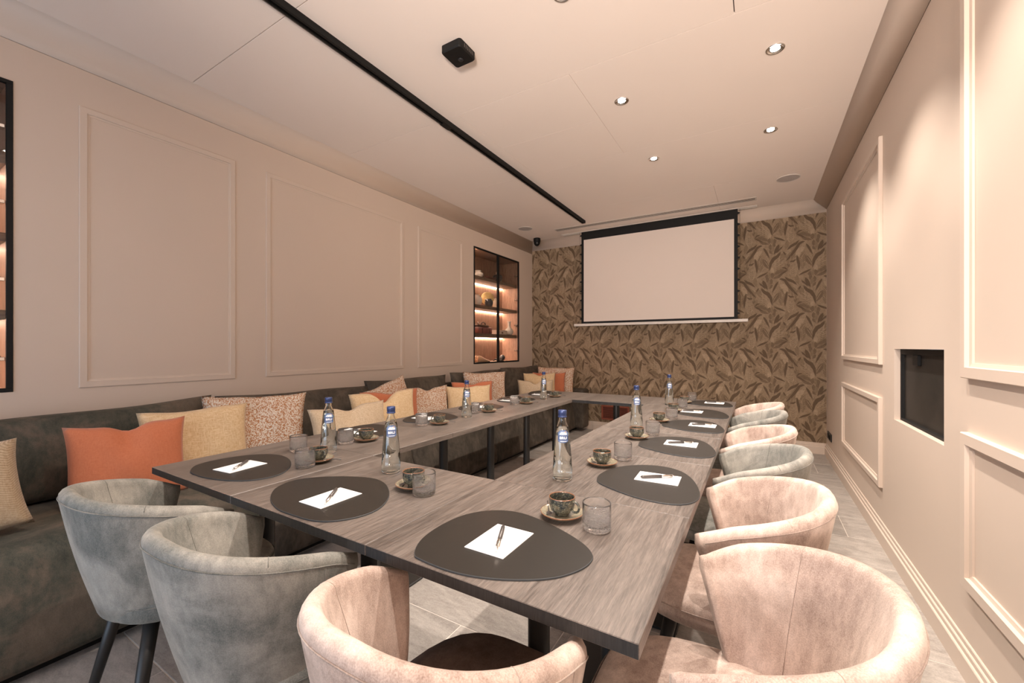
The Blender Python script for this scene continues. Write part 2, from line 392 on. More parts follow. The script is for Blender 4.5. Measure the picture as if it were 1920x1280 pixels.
# walls
CAB = [(-.673, .470), (4.197, 5.340)]; CZ = (.985, 2.475)
def wall_x(name, xa, xb, holes, hz, mat, ztop):
    b = B(); ys = [YB]
    for h0, h1 in holes: ys += [h0, h1]
    ys.append(YW)
    for i in range(0, len(ys), 2): b.box(xa, xb, ys[i], ys[i+1], 0, ztop)
    for h0, h1 in holes: b.box(xa, xb, h0, h1, 0, hz[0]); b.box(xa, xb, h0, h1, hz[1], ztop)
    return struct(b.obj(name, mat))
wl = wall_x('wall_left', WL-.34, WL, CAB, CZ, M['wall'], 2.667)
NI = (2.373, 3.10); NZ = (.793, 1.190)
wr = wall_x('wall_right', WR, WR+.14, [NI], NZ, M['wallR'], 2.738)
struct(B().box(WL-.34, WR+.14, YW, YW+.1, 0, 2.95).obj('wall_far', M['wall']))
b = B(); x0, x1, z0, z1 = WIN
b.box(WL-.34, x0, YB-.12, YB, 0, 2.95); b.box(x1, WR+.14, YB-.12, YB, 0, 2.95)
b.box(x0, x1, YB-.12, YB, 0, z0); b.box(x0, x1, YB-.12, YB, z1, 2.95)
struct(b.obj('wall_back', M['wall']))
wf = struct(B().box(x0, x1, YB-.08, YB-.03, z0, z0+.05).box(x0, x1, YB-.08, YB-.03, z1-.05, z1).box(x0, x0+.05, YB-.08, YB-.03, z0, z1).box(x1-.05, x1, YB-.08, YB-.03, z0, z1).obj('window_1', M['steel_blk']))
# upper wall strip above the joint, then a small curved cove up to the ceiling
def cove(name, path, prof, mat):
    """prof: list of (inset, z); path: 'L','R','F'"""
    b = B(); bm = b.bm
    for (ia, za), (ib, zb) in zip(prof, prof[1:]):
        if path == 'L': q = [(WL+ia, YB, za), (WL+ib, YB, zb), (WL+ib, YW-ib, zb), (WL+ia, YW-ia, za)]
        if path == 'R': q = [(WR-ia, YB, za), (WR-ib, YB, zb), (WR-ib, YW-ib, zb), (WR-ia, YW-ia, za)]
        if path == 'F': q = [(WL+ia*.6, YW-ia, za), (WL+ib*.6, YW-ib, zb), (WR-ib, YW-ib, zb), (WR-ia, YW-ia, za)]
        vs_ = [bm.verts.new(p) for p in q]; bm.faces.new(vs_)
    bmesh.ops.remove_doubles(bm, verts=bm.verts, dist=1e-5)
    o = b.obj(name, mat, fix=True)
    # make the normals face the room
    me = o.data; cen = Vector((-1.2, 2, 1.4)); p = me.polygons[0]
    if p.normal.dot(cen-p.center) < 0: me.flip_normals()
    for p in me.polygons: p.use_smooth = True
    sm = o.modifiers.new('thick', 'SOLIDIFY'); sm.thickness = .01; sm.offset = -1
    return struct(o)
arc = lambda r, z0, z1, n=8: [(r*(1-math.cos(PI/2*i/n)), z0+(z1-z0)*math.sin(PI/2*i/n)) for i in range(n+1)]
cove('trim_1', 'L', [(0.0015, 2.670)]+arc(.085, 2.72, ZC+.001), M['trim'])
cove('trim_2', 'R', [(0.0015, 2.741), (.133, ZC+.001)], M['trim'])
cove('trim_3', 'F', [(0.0015, 2.712), (.0015, 2.745)]+[(.0015+a, z) for a, z in arc(.15, 2.745, ZC+.001)], M['trim'])
struct(B().box(WL-.34, WL-.004, YB, YW, 2.672, 2.95).obj('trim_4', M['wall']))
struct(B().box(WR+.004, WR+.14, YB, YW, 2.742, 2.95).obj('trim_5', M['wall']))
# ceiling: panels with hairline joints
ce = struct(B().box(WL-.02, WR+.02, YB, YW+.02, ZC+.012, ZC+.05).obj('ceiling', M['slot']))
def panel(x0, x1, y0, y1, g=.0024):
    return B().box(x0+g, x1-g, y0+g, y1-g, ZC, ZC+.012).obj('panel', M['ceil'], ce)
XR, XL2 = WR-.131, WL+.083
YF = YW-.15
panel(XL2-.08, -.10, YB, .02); panel(-.10, XR, YB, .02)
panel(XL2-.08, -.10, .02, 1.17); panel(-.10, XR, .02, 1.17)
panel(XL2-.08, -.10, 1.17, 2.29); panel(-.10, XR, 1.17, 2.29)
panel(XL2-.08, -1.81, 2.29, 3.455, .0012); panel(-1.81, -.97, 2.29, 2.86, .0012); panel(-1.81, -.97, 2.86, 3.455, .0008); panel(-.97, XR, 2.29, 3.455, .0012)
panel(XL2-.08, XR, 3.455, 4.62, .0008)
panel(XL2-.08, -.386, 4.62, YF+.003, .0008); panel(-.386, XR, 4.62, YF+.003, .0012)

# wall panel mouldings (picture-frame trims)
def frame_x(name, X, s, y0, y1, z0, z1, wd, th, mat, flat=False):
    """rectangular moulding on an X wall; s=+1 protrudes to +X. two-step profile, mitred"""
    b = B(); bm = b.bm
    prof = [(0, 0), (0, th), (wd*.18, th), (wd*.3, th*.8), (wd*.78, th*.8), (wd*.86, th*.42), (wd, th*.35), (wd, 0)]
    if flat: prof = [(0, 0), (0, th*.8), (.003, th), (wd*.72, th), (wd*.76, th*.45), (wd, th*.3), (wd, 0)]
    rings = []
    for iy, iz in ((0, 0), (1, 0), (1, 1), (0, 1)):
        ring = []
        for d, t in prof:
            yy = (y0+d) if iy == 0 else (y1-d); zz = (z0+d) if iz == 0 else (z1-d)
            ring.append(bm.verts.new((X+s*t, yy, zz)))
        rings.append(ring)
    for i in range(4):
        a, c = rings[i], rings[(i+1) % 4]
        for k in range(len(prof)-1): bm.faces.new((a[k], a[k+1], c[k+1], c[k]))
    return struct(b.obj(name, mat))
for i, (a, c) in enumerate([(.692, 1.447), (1.6515, 3.0025), (3.2102, 3.9736)]):
    frame_x('trim_%d' % (6+i), WL, 1, a, c, .9857, 2.472, .042, .0075, M['trim'], True)
frame_x('trim_9', WR, -1, 3.349, 4.694, 1.092, 2.502, .045, .02, M['trim'], True)
frame_x('trim_10', WR, -1, 3.349, 4.694, .333, .888, .045, .02, M['trim'], True)
frame_x('trim_11', WR, -1, .55, 2.147, 1.088, 2.50, .055, .022, M['trim'], True)
frame_x('trim_12', WR, -1, .55, 2.147, .331, .890, .055, .022, M['trim'], True)
# baseboards with two steps
def base_profile(): return [(0, 0), (.020, 0), (.020, .078), (.0175, .081), (.0125, .083), (.0125, .100), (.010, .103), (.0065, .105), (.0065, .122), (.004, .125), (0, .125)]
bl = bmesh.new()
def baseboard(name, P0, P1, n):
    b = B(); bm = b.bm; d = Vector(n)
    A = [bm.verts.new(Vector(P0)+d*t+Vector((0, 0, z))) for t, z in base_profile()]
    D = [bm.verts.new(Vector(P1)+d*t+Vector((0, 0, z))) for t, z in base_profile()]
    for k in range(len(A)-1): bm.faces.new((A[k], A[k+1], D[k+1], D[k]))
    bm.faces.new(A); bm.faces.new(D[::-1])
    return struct(b.obj(name, M['trim']))
baseboard('baseboard_right', (WR, YB, 0), (WR, YW, 0), (-1, 0, 0))
baseboard('baseboard_far', (-2.06, YW, 0), (WR-.02, YW, 0), (0, -1, 0))

# ------------------------------------------------------------------ wallpaper with leaf print
def wallpaper():
    cols = [(.300, .215, .135), (.118, .076, .042), (.180, .122, .072), (.240, .168, .102), (.335, .245, .158), (.40, .295, .195)]
    mats = []
    for i, cc in enumerate(cols):
        m, nt, b = new_mat('wallpaper_tone_%d' % i)
        v = coords(nt, (1, 1, 1)); n = noise(nt, coords(nt, (1, 1, .25)), 260, 3, .8); n2 = noise(nt, v, 45, 4, .7)
        col = mixc(nt, .8, ramp(nt, n, [(.38, [x*.58 for x in cc]), (.62, [x*1.32 for x in cc])]), ramp(nt, n2, [(.35, [x*.8 for x in cc]), (.65, [x*1.12 for x in cc])]), 'MIX') if i != 1 else ramp(nt, n, [(.3, [x*.85 for x in cc]), (.7, [x*1.2 for x in cc])])
        lk(nt, col, b.inputs['Base Color']); b.inputs['Roughness'].default_value = .75; mats.append(m)
    X0, X1, Z0, Z1 = WL+.002, WR-.002, .125, 2.71
    bm = bmesh.new(); Yp = YW-.004
    f = bm.faces.new([bm.verts.new(p) for p in ((X0, Yp, Z0), (X1, Yp, Z0), (X1, Yp, Z1), (X0, Yp, Z1))])
    SX, SZ = .415/700, .41/576
    leaves = [  # spine in traced units, width, tone
        ([(220,600),(300,660),(400,730),(470,840)],150,4),([(640,560),(648,700),(640,850)],110,3),([(800,820),(790,890),(765,960)],120,5),
        ([(610,480),(690,540),(760,620)],90,5),([(500,420),(485,520),(470,620)],44,4),([(90,520),(150,640),(170,760)],110,3),
        ([(20,760),(90,860),(80,960)],120,4),([(440,780),(440,830),(425,880)],70,5),([(900,560),(960,600),(1000,700)],90,3),
        ([(600,620),(560,700),(495,800)],75,2),([(200,820),(310,850),(440,930)],95,3),([(205,845),(300,850),(430,905)],56,2),([(250,880),(330,935),(440,965)],46,2),
        ([(400,345),(412,400),(405,450)],52,2),([(470,385),(475,440),(465,490)],56,2),([(495,485),(470,520),(440,550)],44,2),([(440,400),(430,470),(445,540)],52,3),
        ([(450,860),(435,910),(445,960)],60,2),([(520,880),(535,920),(525,975)],52,2),([(480,860),(488,910),(480,965)],52,3),
        ([(690,400),(760,500),(850,610)],60,3),([(560,830),(640,870),(720,915)],50,4),
        ([(605,403),(650,405),(700,430),(745,500),(800,570),(860,640),(920,695)],46,1),([(698,372),(750,420),(830,455),(897,515)],44,1),
        ([(737,605),(722,690),(705,760),(702,865)],46,1),([(745,675),(795,705),(865,702)],27,1),([(594,436),(550,500),(485,625)],38,1),
        ([(295,530),(350,600),(420,640),(465,710),(492,835)],62,1),([(325,402),(360,475),(412,565)],60,1),([(262,440),(310,490),(375,545)],30,1),([(300,560),(340,590),(395,650)],36,1),
        ([(508,848),(570,880),(640,905),(705,937)],32,1),([(218,598),(238,560),(262,530)],26,1),([(184,838),(240,870),(340,925)],30,1),([(184,842),(230,800),(284,790)],26,1),
    ]
    rs = random.Random(5)
    for i in range(16):
        x_, y_ = rs.uniform(0, 700), rs.uniform(400, 930); a_ = -PI/2+rs.choice((-1, 1))*rs.uniform(.1, .7); l_ = rs.uniform(110, 180); bnd = rs.uniform(-14, 14)
        leaves.insert(0, ([(x_, y_), (x_+l_*.5*math.cos(a_)+bnd, y_+l_*.5*math.sin(a_)), (x_+l_*math.cos(a_), y_+l_*math.sin(a_))], rs.uniform(44, 70), rs.choice((2, 3, 3, 3, 4, 5))))
    light = [([(488,800),(530,720),(595,630)],5),([(600,570),(655,640),(650,840)],5),([(250,620),(350,700),(470,800)],5),([(130,600),(150,700),(160,760)],5),([(640,700),(690,640)],5),([(640,760),(600,700)],5),([(290,480),(340,540),(400,600)],5),([(560,560),(520,620),(480,700)],5)]
    cnt = 0
    def add_leaf(pts, wd, tone, layer):
        nonlocal cnt
        pts = [Vector(p) for p in pts]
        # resample spine
        sp = []
        for i in range(len(pts)-1):
            for u in (0, .5): sp.append(pts[i].lerp(pts[i+1], u))
        sp.append(pts[-1]); n = len(sp)
        L, R = [], []
        for i, p in enumerate(sp):
            d = (sp[min(i+1, n-1)]-sp[max(i-1, 0)]).normalized(); nn = Vector((-d.y, d.x)); t = i/(n-1)
            ww = wd*.5*max(0, math.sin(PI*t))**.62
            if i in (0, n-1): L.append(p)
            else: L.append(p+nn*ww); R.append(p-nn*ww)
        poly = L+R[::-1]
        return poly, tone, layer
    polys = []
    for li, (p, wd, t) in enumerate(leaves): polys.append(add_leaf(p, wd, t, li))
    for p, t in light: polys.append(add_leaf(p, 7, t, 52))
    # fine veins of the bigger leaves
    for sx, sy, dx, dy, n in ((640,600,38,-34,7),(330,700,50,-20,5),(800,850,30,-30,4)):
        for i in range(n):
            yy = sy+i*34
            polys.append(add_leaf([(sx, yy), (sx+dx*.6, yy+dy*.8), (sx+dx, yy+dy)], 6, 2, 50)); polys.append(add_leaf([(sx, yy), (sx-dx*.6, yy+dy*.8), (sx-dx, yy+dy)], 6, 2, 50))
    # scattered fine strokes between the leaves
    rs = random.Random(11)
    for i in range(95):
        x_, y_ = rs.uniform(60, 760), rs.uniform(390, 960); a_ = rs.choice((-1, 1))*rs.uniform(.5, 1.3); l_ = rs.uniform(26, 60)
        polys.append(add_leaf([(x_, y_), (x_+l_*math.cos(a_)*.5+4, y_+l_*math.sin(a_)*.5), (x_+l_*math.cos(a_), y_+l_*math.sin(a_))], rs.uniform(4, 8), rs.choice((2, 3, 3, 4, 5)), 20.4))
    OX, OZ = .276, 1.76      # traced unit (715,735) sits here
    for poly, tone, layer in polys:
        yy = Yp-.00007*(1+layer)
        for row in range(-4, 6):
            mir = row % 2 != 0
            for colm in range(-10, 4):
                pts3 = []
                for q in poly:
                    ux = q.x if not mir else (930-q.x)
                    x = OX+(ux-715)*SX+colm*.415; z = OZ-(q.y-735)*SZ-row*.41
                    pts3.append((x, z))
                if max(p[0] for p in pts3) < X0 or min(p[0] for p in pts3) > X1 or max(p[1] for p in pts3) < Z0 or min(p[1] for p in pts3) > Z1: continue
                # clip by Sutherland-Hodgman
                for ax, lim, sg in ((0, X0, 1), (0, X1, -1), (1, Z0, 1), (1, Z1, -1)):
                    out = []
                    for i in range(len(pts3)):
                        a, c = pts3[i-1], pts3[i]; ia = sg*(a[ax]-lim) >= 0; ic = sg*(c[ax]-lim) >= 0
                        if ia != ic:
                            t = (lim-a[ax])/(c[ax]-a[ax]); out.append((a[0]+t*(c[0]-a[0]), a[1]+t*(c[1]-a[1])))
                        if ic: out.append(c)
                    pts3 = out
                    if len(pts3) < 3: break
                if len(pts3) < 3: continue
                try: f = bm.faces.new([bm.verts.new((x, yy, z)) for x, z in pts3]); f.material_index = tone
                except ValueError: pass
    for f in bm.faces:
        f.normal_update()
        if f.normal.y > 0: f.normal_flip()
    me = bpy.data.meshes.new('wallpaper'); bm.to_mesh(me); bm.free()
    return struct(link('trim_13', me, mats))
wallpaper()

# ------------------------------------------------------------------ display cabinets in the left wall
def cabinet(label, y0, y1):
    z0, z1 = CZ; cb = thing('display_cabinet', label, 'cabinet', (WL, (y0+y1)/2, z0))
    h = z1-z0; hw = (y1-y0)/2; D = .30
    B().box(-D, -D+.012, -hw+.001, hw-.001, .001, h-.001).obj('back_panel', M['walnut'], cb)
    for s in (-1, 1): B().box(-D+.012, -.018, s*(hw-.001), s*(hw-.018), .001, h-.001).obj('side_panel', M['walnut'], cb)
    B().box(-D+.012, -.018, -hw+.018, hw-.018, h-.018, h-.001).obj('top_panel', M['walnut'], cb)
    B().box(-D+.012, -.018, -hw+.018, hw-.018, .001, .016).obj('bottom_panel', M['walnut'], cb)
    for zb, zt in ((1.333, 1.378), (1.706, 1.748), (2.078, 2.12)):
        sh = B().bbox(-D+.012, -.03, -hw+.018, hw-.018, zb-z0, zt-z0, .001, 1).obj('shelf', M['shelfwood'], cb)
        B().box(-D+.014, -D+.030, -hw+.03, hw-.03, zb-z0-.008, zb-z0).obj('led_strip', M['led'], sh)
    B().box(-.034, -.020, -hw+.019, -hw+.023, 1.14, 1.46).obj('led_strip', M['led_added'], cb)  # added strip hidden behind the door frame, brightens the top compartment
    fr = .020; g = .002
    for s in (-1, 1):
        a, c = (-hw+g, -g*.5) if s < 0 else (g*.5, hw-g)
        d = B().bbox(-.016, .006, a, c, g, fr, .001, 1).bbox(-.016, .006, a, c, h-fr, h-g, .001, 1).bbox(-.016, .006, a, a+fr, fr, h-fr, .001, 1).bbox(-.016, .006, c-fr, c, fr, h-fr, .001, 1).obj('door', M['black'], cb)
        B().box(-.007, -.003, a+fr, c-fr, fr, h-fr).obj('pane', M['pane'], d)
        for zh in (.15, .53, .90, 1.26):
            yy = s*(hw-.035); B().bbox(-.06, -.016, yy-.012, yy+.012, zh, zh+.018, .002, 1).tube([(-.05, yy, zh+.02), (-.02, yy-s*.02, zh+.02)], .005, 8).obj('hinge', M['chrome'], d)
    return cb
cabinet('lit wooden display cabinet with black-framed glass doors near the far corner', *CAB[1])
cabinet('lit display cabinet with black glass door cut off by the left picture edge', *CAB[0])
def lathe_thing(name, label, cat, prof, mat, loc, n=28, group=None):
    o = B().lathe(prof, n).obj(name, mat, None, loc); return tag(o, label, cat, group)
stone = plain('stoneware_pale', (.50, .47, .42), .55, var=.15); dark_clay = plain('dark_clay', (.045, .045, .05), .35, var=.2)
cream = plain('cream_glaze', (.72, .66, .58), .35); gold = plain('gilded_disc', (.62, .46, .20), .4, .35, var=.2, scale=12)
leather = plain('oxblood_leather', (.20, .055, .045), .45, var=.3, scale=9); dkwood = plain('dark_wood', (.07, .035, .025), .45, var=.2)
lastwood = plain('beech_wood', (.55, .36, .23), .5, var=.12, scale=14); book = plain('box_cream', (.55, .46, .38), .6); cork = plain('cork', (.62, .47, .36), .8)
S = [1.001, 1.3785, 1.7485, 2.1205]; Xc = -3.19
lathe_thing('vase', 'squat pale stoneware vase on the top cabinet shelf', 'vase', [(0,0),(.035,0),(.055,.012),(.072,.036),(.066,.06),(.040,.074),(.036,.084),(.046,.092),(.041,.094),(.033,.085),(.033,.075),(0,.02)], stone, (Xc, 4.46, S[3]))
# carved wooden piece: low dish with a knotted branch
t = thing('wood_carving', 'low reddish brown carved wooden piece on the top cabinet shelf', 'carving', (Xc, 4.72, S[3]))
B().lathe([(0,0),(.06,0),(.10,.018),(.105,.024),(.095,.022),(.05,.010),(0,.009)], 20).obj('dish', dkwood, t)
B().tube([(-.01,-.09,.03),(.0,-.05,.042),(.01,0,.034),(0,.05,.046),(-.01,.10,.03)], [.006,.012,.015,.012,.005], 8).obj('branch', leather, t)
t = thing('jug', 'dark clay jar with pale cork stopper on the top cabinet shelf', 'jar', (Xc+.02, 4.90, S[3]))
B().lathe([(0,0),(.045,0),(.060,.02),(.068,.055),(.066,.085),(.045,.10),(.02,.103),(0,.1)], 28).obj('body', dark_clay, t)
B().lathe([(0,.10),(.02,.10),(.022,.115),(.018,.14),(.010,.155),(0,.158)], 18).obj('stopper', cork, t)
lathe_thing('jar', 'cream glazed jar with short neck on the second cabinet shelf', 'jar', [(0,0),(.04,0),(.058,.02),(.072,.06),(.066,.10),(.040,.122),(.036,.135),(.042,.142),(.034,.14),(.032,.12),(0,.03)], cream, (Xc, 4.43, S[2]))
t = thing('disc_ornament', 'round golden disc on a small stand behind the dark jug', 'ornament', (Xc-.03, 4.72, S[2]), -.97)
d_ = B().lathe([(0,-.008),(.085,-.008),(.092,0),(.085,.008),(0,.008)], 32).obj('disc', gold, t, (0, 0, .125), (0, PI/2-.1, 0))
B().bbox(-.03, .03, -.04, .04, 0, .012, .002, 1).tube([(0,-.02,.01),(.0,-.02,.06)], .004, 6).tube([(0,.02,.01),(.0,.02,.06)], .004, 6).obj('stand', dkwood, t)
t = thing('clay_jug', 'small dark clay jug with spout before the golden disc', 'jug', (Xc+.05, 4.64, S[2]))
B().lathe([(0,0),(.035,0),(.052,.025),(.058,.055),(.048,.085),(.034,.095),(.036,.105),(.030,.104),(.028,.094),(0,.03)], 24).obj('body', dark_clay, t)
B().tube([(0,-.045,.06),(0,-.072,.075),(0,-.082,.092)], [.012,.009,.007], 8).obj('spout', dark_clay, t)
B().tube([(0,.045,.075),(0,.072,.08),(0,.074,.05),(0,.050,.035)], .006, 8).obj('handle', dark_clay, t)
t = thing('canister', 'pale cylindrical canister behind the cabinet door mullion', 'canister', (Xc-.01, 4.90, S[2]))
B().lathe([(0,0),(.042,0),(.043,.003),(.043,.115),(0,.115)], 28).obj('body', cream, t)
B().lathe([(.0,.116),(.045,.116),(.045,.132),(.040,.136),(.008,.137),(.008,.145),(0,.146)], 28).obj('lid', cream, t)
# leather bag with a wooden plane lying on it
t = thing('leather_case', 'folded oxblood leather case on the third cabinet shelf', 'case', (Xc+.02, 4.52, S[1]))
B().bbox(-.06, .06, -.16, .16, 0, .085, .012, 2).obj('body', leather, t)
B().prism([(-.16,.0),(.0,.0),(-.08,.06)], -.062, -.058).obj('flap', leather, t, (0, 0, .02), (PI/2, 0, PI/2))
for s in (-1, 1): B().tube([(.062, s*.08, .07), (.07, s*.08, .03), (.064, s*.08, .005)], .005, 6).obj('strap', dkwood, t)
t = thing('wood_plane', 'dark wooden hand plane lying on the leather case', 'hand plane', (Xc+.02, 4.52, S[1]+.0855))
B().bbox(-.025, .025, -.13, .13, 0, .035, .006, 2).obj('body', dkwood, t)
B().tube([(0,-.02,.03),(0,-.01,.06),(0,.03,.07),(0,.07,.062),(0,.085,.032)], [.008,.009,.009,.009,.008], 8).obj('handle', dkwood, t)
B().lathe([(0,.03),(.010,.03),(.008,.045),(.014,.055),(.012,.066),(0,.07)], 14, 0, -.09).obj('knob', chrome_ := M['chrome'], t)
t = thing('storage_box', 'low cream box beside the bottle vase on the third shelf', 'box', (Xc, 4.95, S[1]))
B().bbox(-.07, .07, -.13, .13, 0, .048, .003, 1).obj('body', book, t)
B().bbox(-.073, .073, -.133, .133, .0485, .062, .003, 1).obj('lid', book, t)
B().bbox(.0705, .074, -.02, .02, .014, .036, .001, 1).obj('clasp', dkwood, t)
lathe_thing('bottle_vase', 'pale long-necked bottle vase on the third cabinet shelf', 'vase', [(0,0),(.035,0),(.056,.02),(.064,.05),(.052,.082),(.026,.105),(.022,.125),(.022,.185),(.032,.195),(.028,.197),(.018,.187),(.017,.12),(0,.06)], stone, (Xc+.05, 5.17, S[1]))
def shoe_last(label, loc, rz):
    bm = bmesh.new(); rings = []
    secs = [(-.115,.022,.0,.075),(-.09,.030,.0,.088),(-.05,.032,.0,.082),(-.01,.033,.0,.066),(.03,.036,.0,.048),(.07,.040,.0,.036),(.105,.033,.002,.028),(.128,.014,.006,.020)]
    for y, hw, zb, zt in secs:
        rings.append([bm.verts.new((hw*math.cos(a)*(1 if math.sin(a) < .2 else .72), y, zb+(zt-zb)*(.5+.5*math.sin(a)))) for a in [2*PI*i/14 for i in range(14)]])
    for a, c in zip(rings, rings[1:]):
        for i in range(14): bm.faces.new((a[i], a[(i+1) % 14], c[(i+1) % 14], c[i]))
    bm.faces.new(rings[0][::-1]); bm.faces.new(rings[-1])
    q = B.__new__(B); q.bm = bm; o = q.obj('shoe_last', lastwood, None, loc, (0, 0, rz), True)
    return tag(o, label, 'shoe last')
shoe_last('wooden shoe last at the front of the cabinet floor', (Xc+.07, 4.48, S[0]), -.12)
shoe_last('wooden shoe last standing behind the other one on the cabinet floor', (Xc-.02, 4.56, S[0]), -.3)
t = thing('iron_tool', 'dark iron tool lying on the cabinet floor', 'tool', (Xc+.04, 4.86, S[0]))
B().tube([(0,-.10,.012),(0,-.02,.03),(0,.06,.034)], [.006,.010,.008], 8).obj('handle', dark_clay, t)
B().bbox(-.02, .02, .03, .12, 0, .02, .004, 1).obj('head', dark_clay, t)
lathe_thing('iron_ball', 'small black ball on a foot on the cabinet floor', 'ball', [(0,0),(.028,0),(.028,.006),(.012,.012)]+[(.04*math.sin(a), .05-.04*math.cos(a)) for a in [PI*i/12 for i in range(1, 12)]]+[(0,.09)], dark_clay, (Xc+.02, 5.03, S[0]))

# ------------------------------------------------------------------ right wall: recessed black panel, socket
t = thing('wall_niche_panel', 'black speckled panel recessed in the right wall', 'wall panel', (WR, (NI[0]+NI[1])/2, NZ[0]))
hw = (NI[1]-NI[0])/2; hh = NZ[1]-NZ[0]
B().box(.042, .05, -hw+.001, hw-.001, .001, hh-.001).obj('panel', M['niche'], t)
B().box(.026, .042, -hw+.001, hw-.001, .001, .014).box(.026, .042, -hw+.001, hw-.001, hh-.03, hh-.001).box(.026, .042, hw-.012, hw-.001, .014, hh-.03).box(.026, .042, -hw+.001, -hw+.012, .014, hh-.03).obj('frame', M['black'], t)
B().bbox(.028, .042, .08, .16, hh-.085, hh-.031, .002, 1).obj('bracket', M['black'], t)
t = thing('wall_socket', 'black double socket low on the right wall near the far corner', 'socket', (WR, 5.50, .25))
B().bbox(-.011, 0, -.125, .125, -.04, .04, .003, 2).obj('faceplate', M['socket'], t)
for s in (-1, 1): B().lathe([(.0,.0),(.026,.0),(.028,.003),(.022,.004),(.021,.001),(0,.001)], 24).obj('outlet', M['black'], t, (-.0112, s*.06, 0), (0, -PI/2, 0))

# ------------------------------------------------------------------ far wall: screen, vent grille
t = thing('projection_screen', 'pulled-down projection screen with black border on the far wall', 'projection screen', (-1.18, 5.53, 1.50))
def at(x, y, z): return (x+1.18, y-5.53, z-1.5)
def bxw(b, x0, x1, y0, y1, z0, z1): return b.box(x0+1.18, x1+1.18, y0-5.53, y1-5.53, z0-1.5, z1-1.5)
bxw(B(), -2.12, -.245, 5.5285, 5.5300, 1.560, 2.715).obj('projection_surface', M['screen'], t)
b = B()
bxw(b, -2.155, -2.12, 5.5285, 5.5305, 1.532, ZC-.001); bxw(b, -.245, -.207, 5.5285, 5.5305, 1.532, ZC-.001); bxw(b, -2.12, -.245, 5.5285, 5.5305, 1.532, 1.560); bxw(b, -2.12, -.245, 5.5285, 5.5305, 2.715, ZC-.001)
b.obj('border', M['black'], t)
b = B(); b.bbox(*[v for v in (-2.262+1.18, -.10+1.18, -.016, .016, -.003, .031)], .003, 2); b.obj('weight_bar', M['bar'], t)
for s, xx in ((-1, -2.155), (1, -.207)):
    B().tube([at(xx+s*.022, 5.5295, 1.53), at(xx+s*.022, 5.5295, ZC-.002)], .0012, 5).obj('tension_cord', M['black'], t)
    for i in range(10):
        zz = 1.60+i*.131
        B().prism([(0, -.016), (s*.006, -.012), (s*.026, -.002), (s*.026, .002), (s*.006, .012), (0, .016)], -.001, .001).obj('tab', M['black'], t, at(xx, 5.5295, zz), (PI/2, 0, 0))
t = thing('screen_housing', 'white ceiling cover strip of the projection screen slot', 'ceiling cover', (-1.23, 5.55, ZC))
B().bbox(-1.22, 1.22, -.008, .048, -.006, 0, .001, 1).obj('cover', M['bar'], t); B().bbox(-1.22, 1.22, -.054, -.030, -.006, 0, .001, 1).obj('cover', M['bar'], t)
t = thing('floor_grille', 'copper red vent grille low on the far wall beneath the table', 'vent', (-1.735, YW-.006, .165))
B().bbox(-.198, .198, -.018, 0, 0, .022, .002, 1).bbox(-.198, .198, -.018, 0, .184, .206, .002, 1).bbox(-.198, -.176, -.018, 0, .022, .184, .002, 1).bbox(.176, .198, -.018, 0, .022, .184, .002, 1).obj('frame', M['copper'], t)
b = B()
for i in range(11): b.box(-.176, .176, -.012, -.006, .03+i*.0145, .034+i*.0145)
for i in range(22): b.box(-.170+i*.016, -.167+i*.016, -.009, -.005, .022, .184)
o = b.obj('grille_mesh', M['copper'], t); o['kind'] = 'stuff'
B().box(-.176, .176, -.003, -.001, .022, .184).obj('backing', M['black'], t)

# ------------------------------------------------------------------ ceiling fittings
lm = [B().lathe([(.0455,0),(.0465,-.003),(.0435,-.005),(.039,-.0035)], 32).mesh('trim_ring'), B().lathe([(.039,-.0035),(.036,-.0012),(.024,-.0008)], 32).mesh('reflector'), B().lathe([(.024,-.0010),(.018,-.003),(0,-.0038)], 24).mesh('bulb')]
lm[0].materials.append(M['chrome']); lm[1].materials.append(M['chrome']); lm[2].materials.append(M['lamp'])
SP_LAB = {0: 'left recessed downlight right above the near table edge, out of the frame', 1: 'right recessed downlight above the near corner table, out of the frame', 3: 'recessed downlight near the right wall, just above the frame', 2: 'recessed downlight cut by the top picture edge', 4: 'left recessed downlight of the middle pair over the table', 5: 'largest recessed downlight, at the upper right of the ceiling', 6: 'farthest recessed downlight on the left side of its row', 7: 'farthest recessed downlight near the right wall'}
for i, (x, y) in enumerate(SPOT_XY):
    lab = SP_LAB.get(i, 'recessed downlight in the ceiling above or behind the camera')
    t = thing('downlight', lab, 'downlight', (x, y, ZC), 0, 'recessed downlights')
    for me, nm in zip(lm, ('trim_ring', 'reflector', 'bulb')): link(nm, me, None, t)
    l = bpy.data.lights.new('downlight_beam', 'SPOT'); l.energy = SPOT_POWER; l.color = SPOT_COL; l.spot_size = math.radians(108); l.spot_blend = .62; l.shadow_soft_size = .022
    lo = bpy.data.objects.new('downlight_beam', l); C.objects.link(lo); lo.parent = t; lo.location = (0, 0, -.03)
for x, y, lab in ((.249, 4.783, 'round flush ceiling speaker near the right wall'), (-2.751, 4.962, 'round flush ceiling speaker in the far left corner')):
    t = thing('ceiling_speaker', lab, 'speaker', (x, y, ZC), 0, 'ceiling speakers')
    B().lathe([(.098,0),(.098,-.004),(.092,-.005),(.091,-.003)], 40).obj('rim', M['bar'], t)
    B().lathe([(.091,-.003),(.05,-.0045),(0,-.005)], 40).obj('grille', M['speaker'], t)
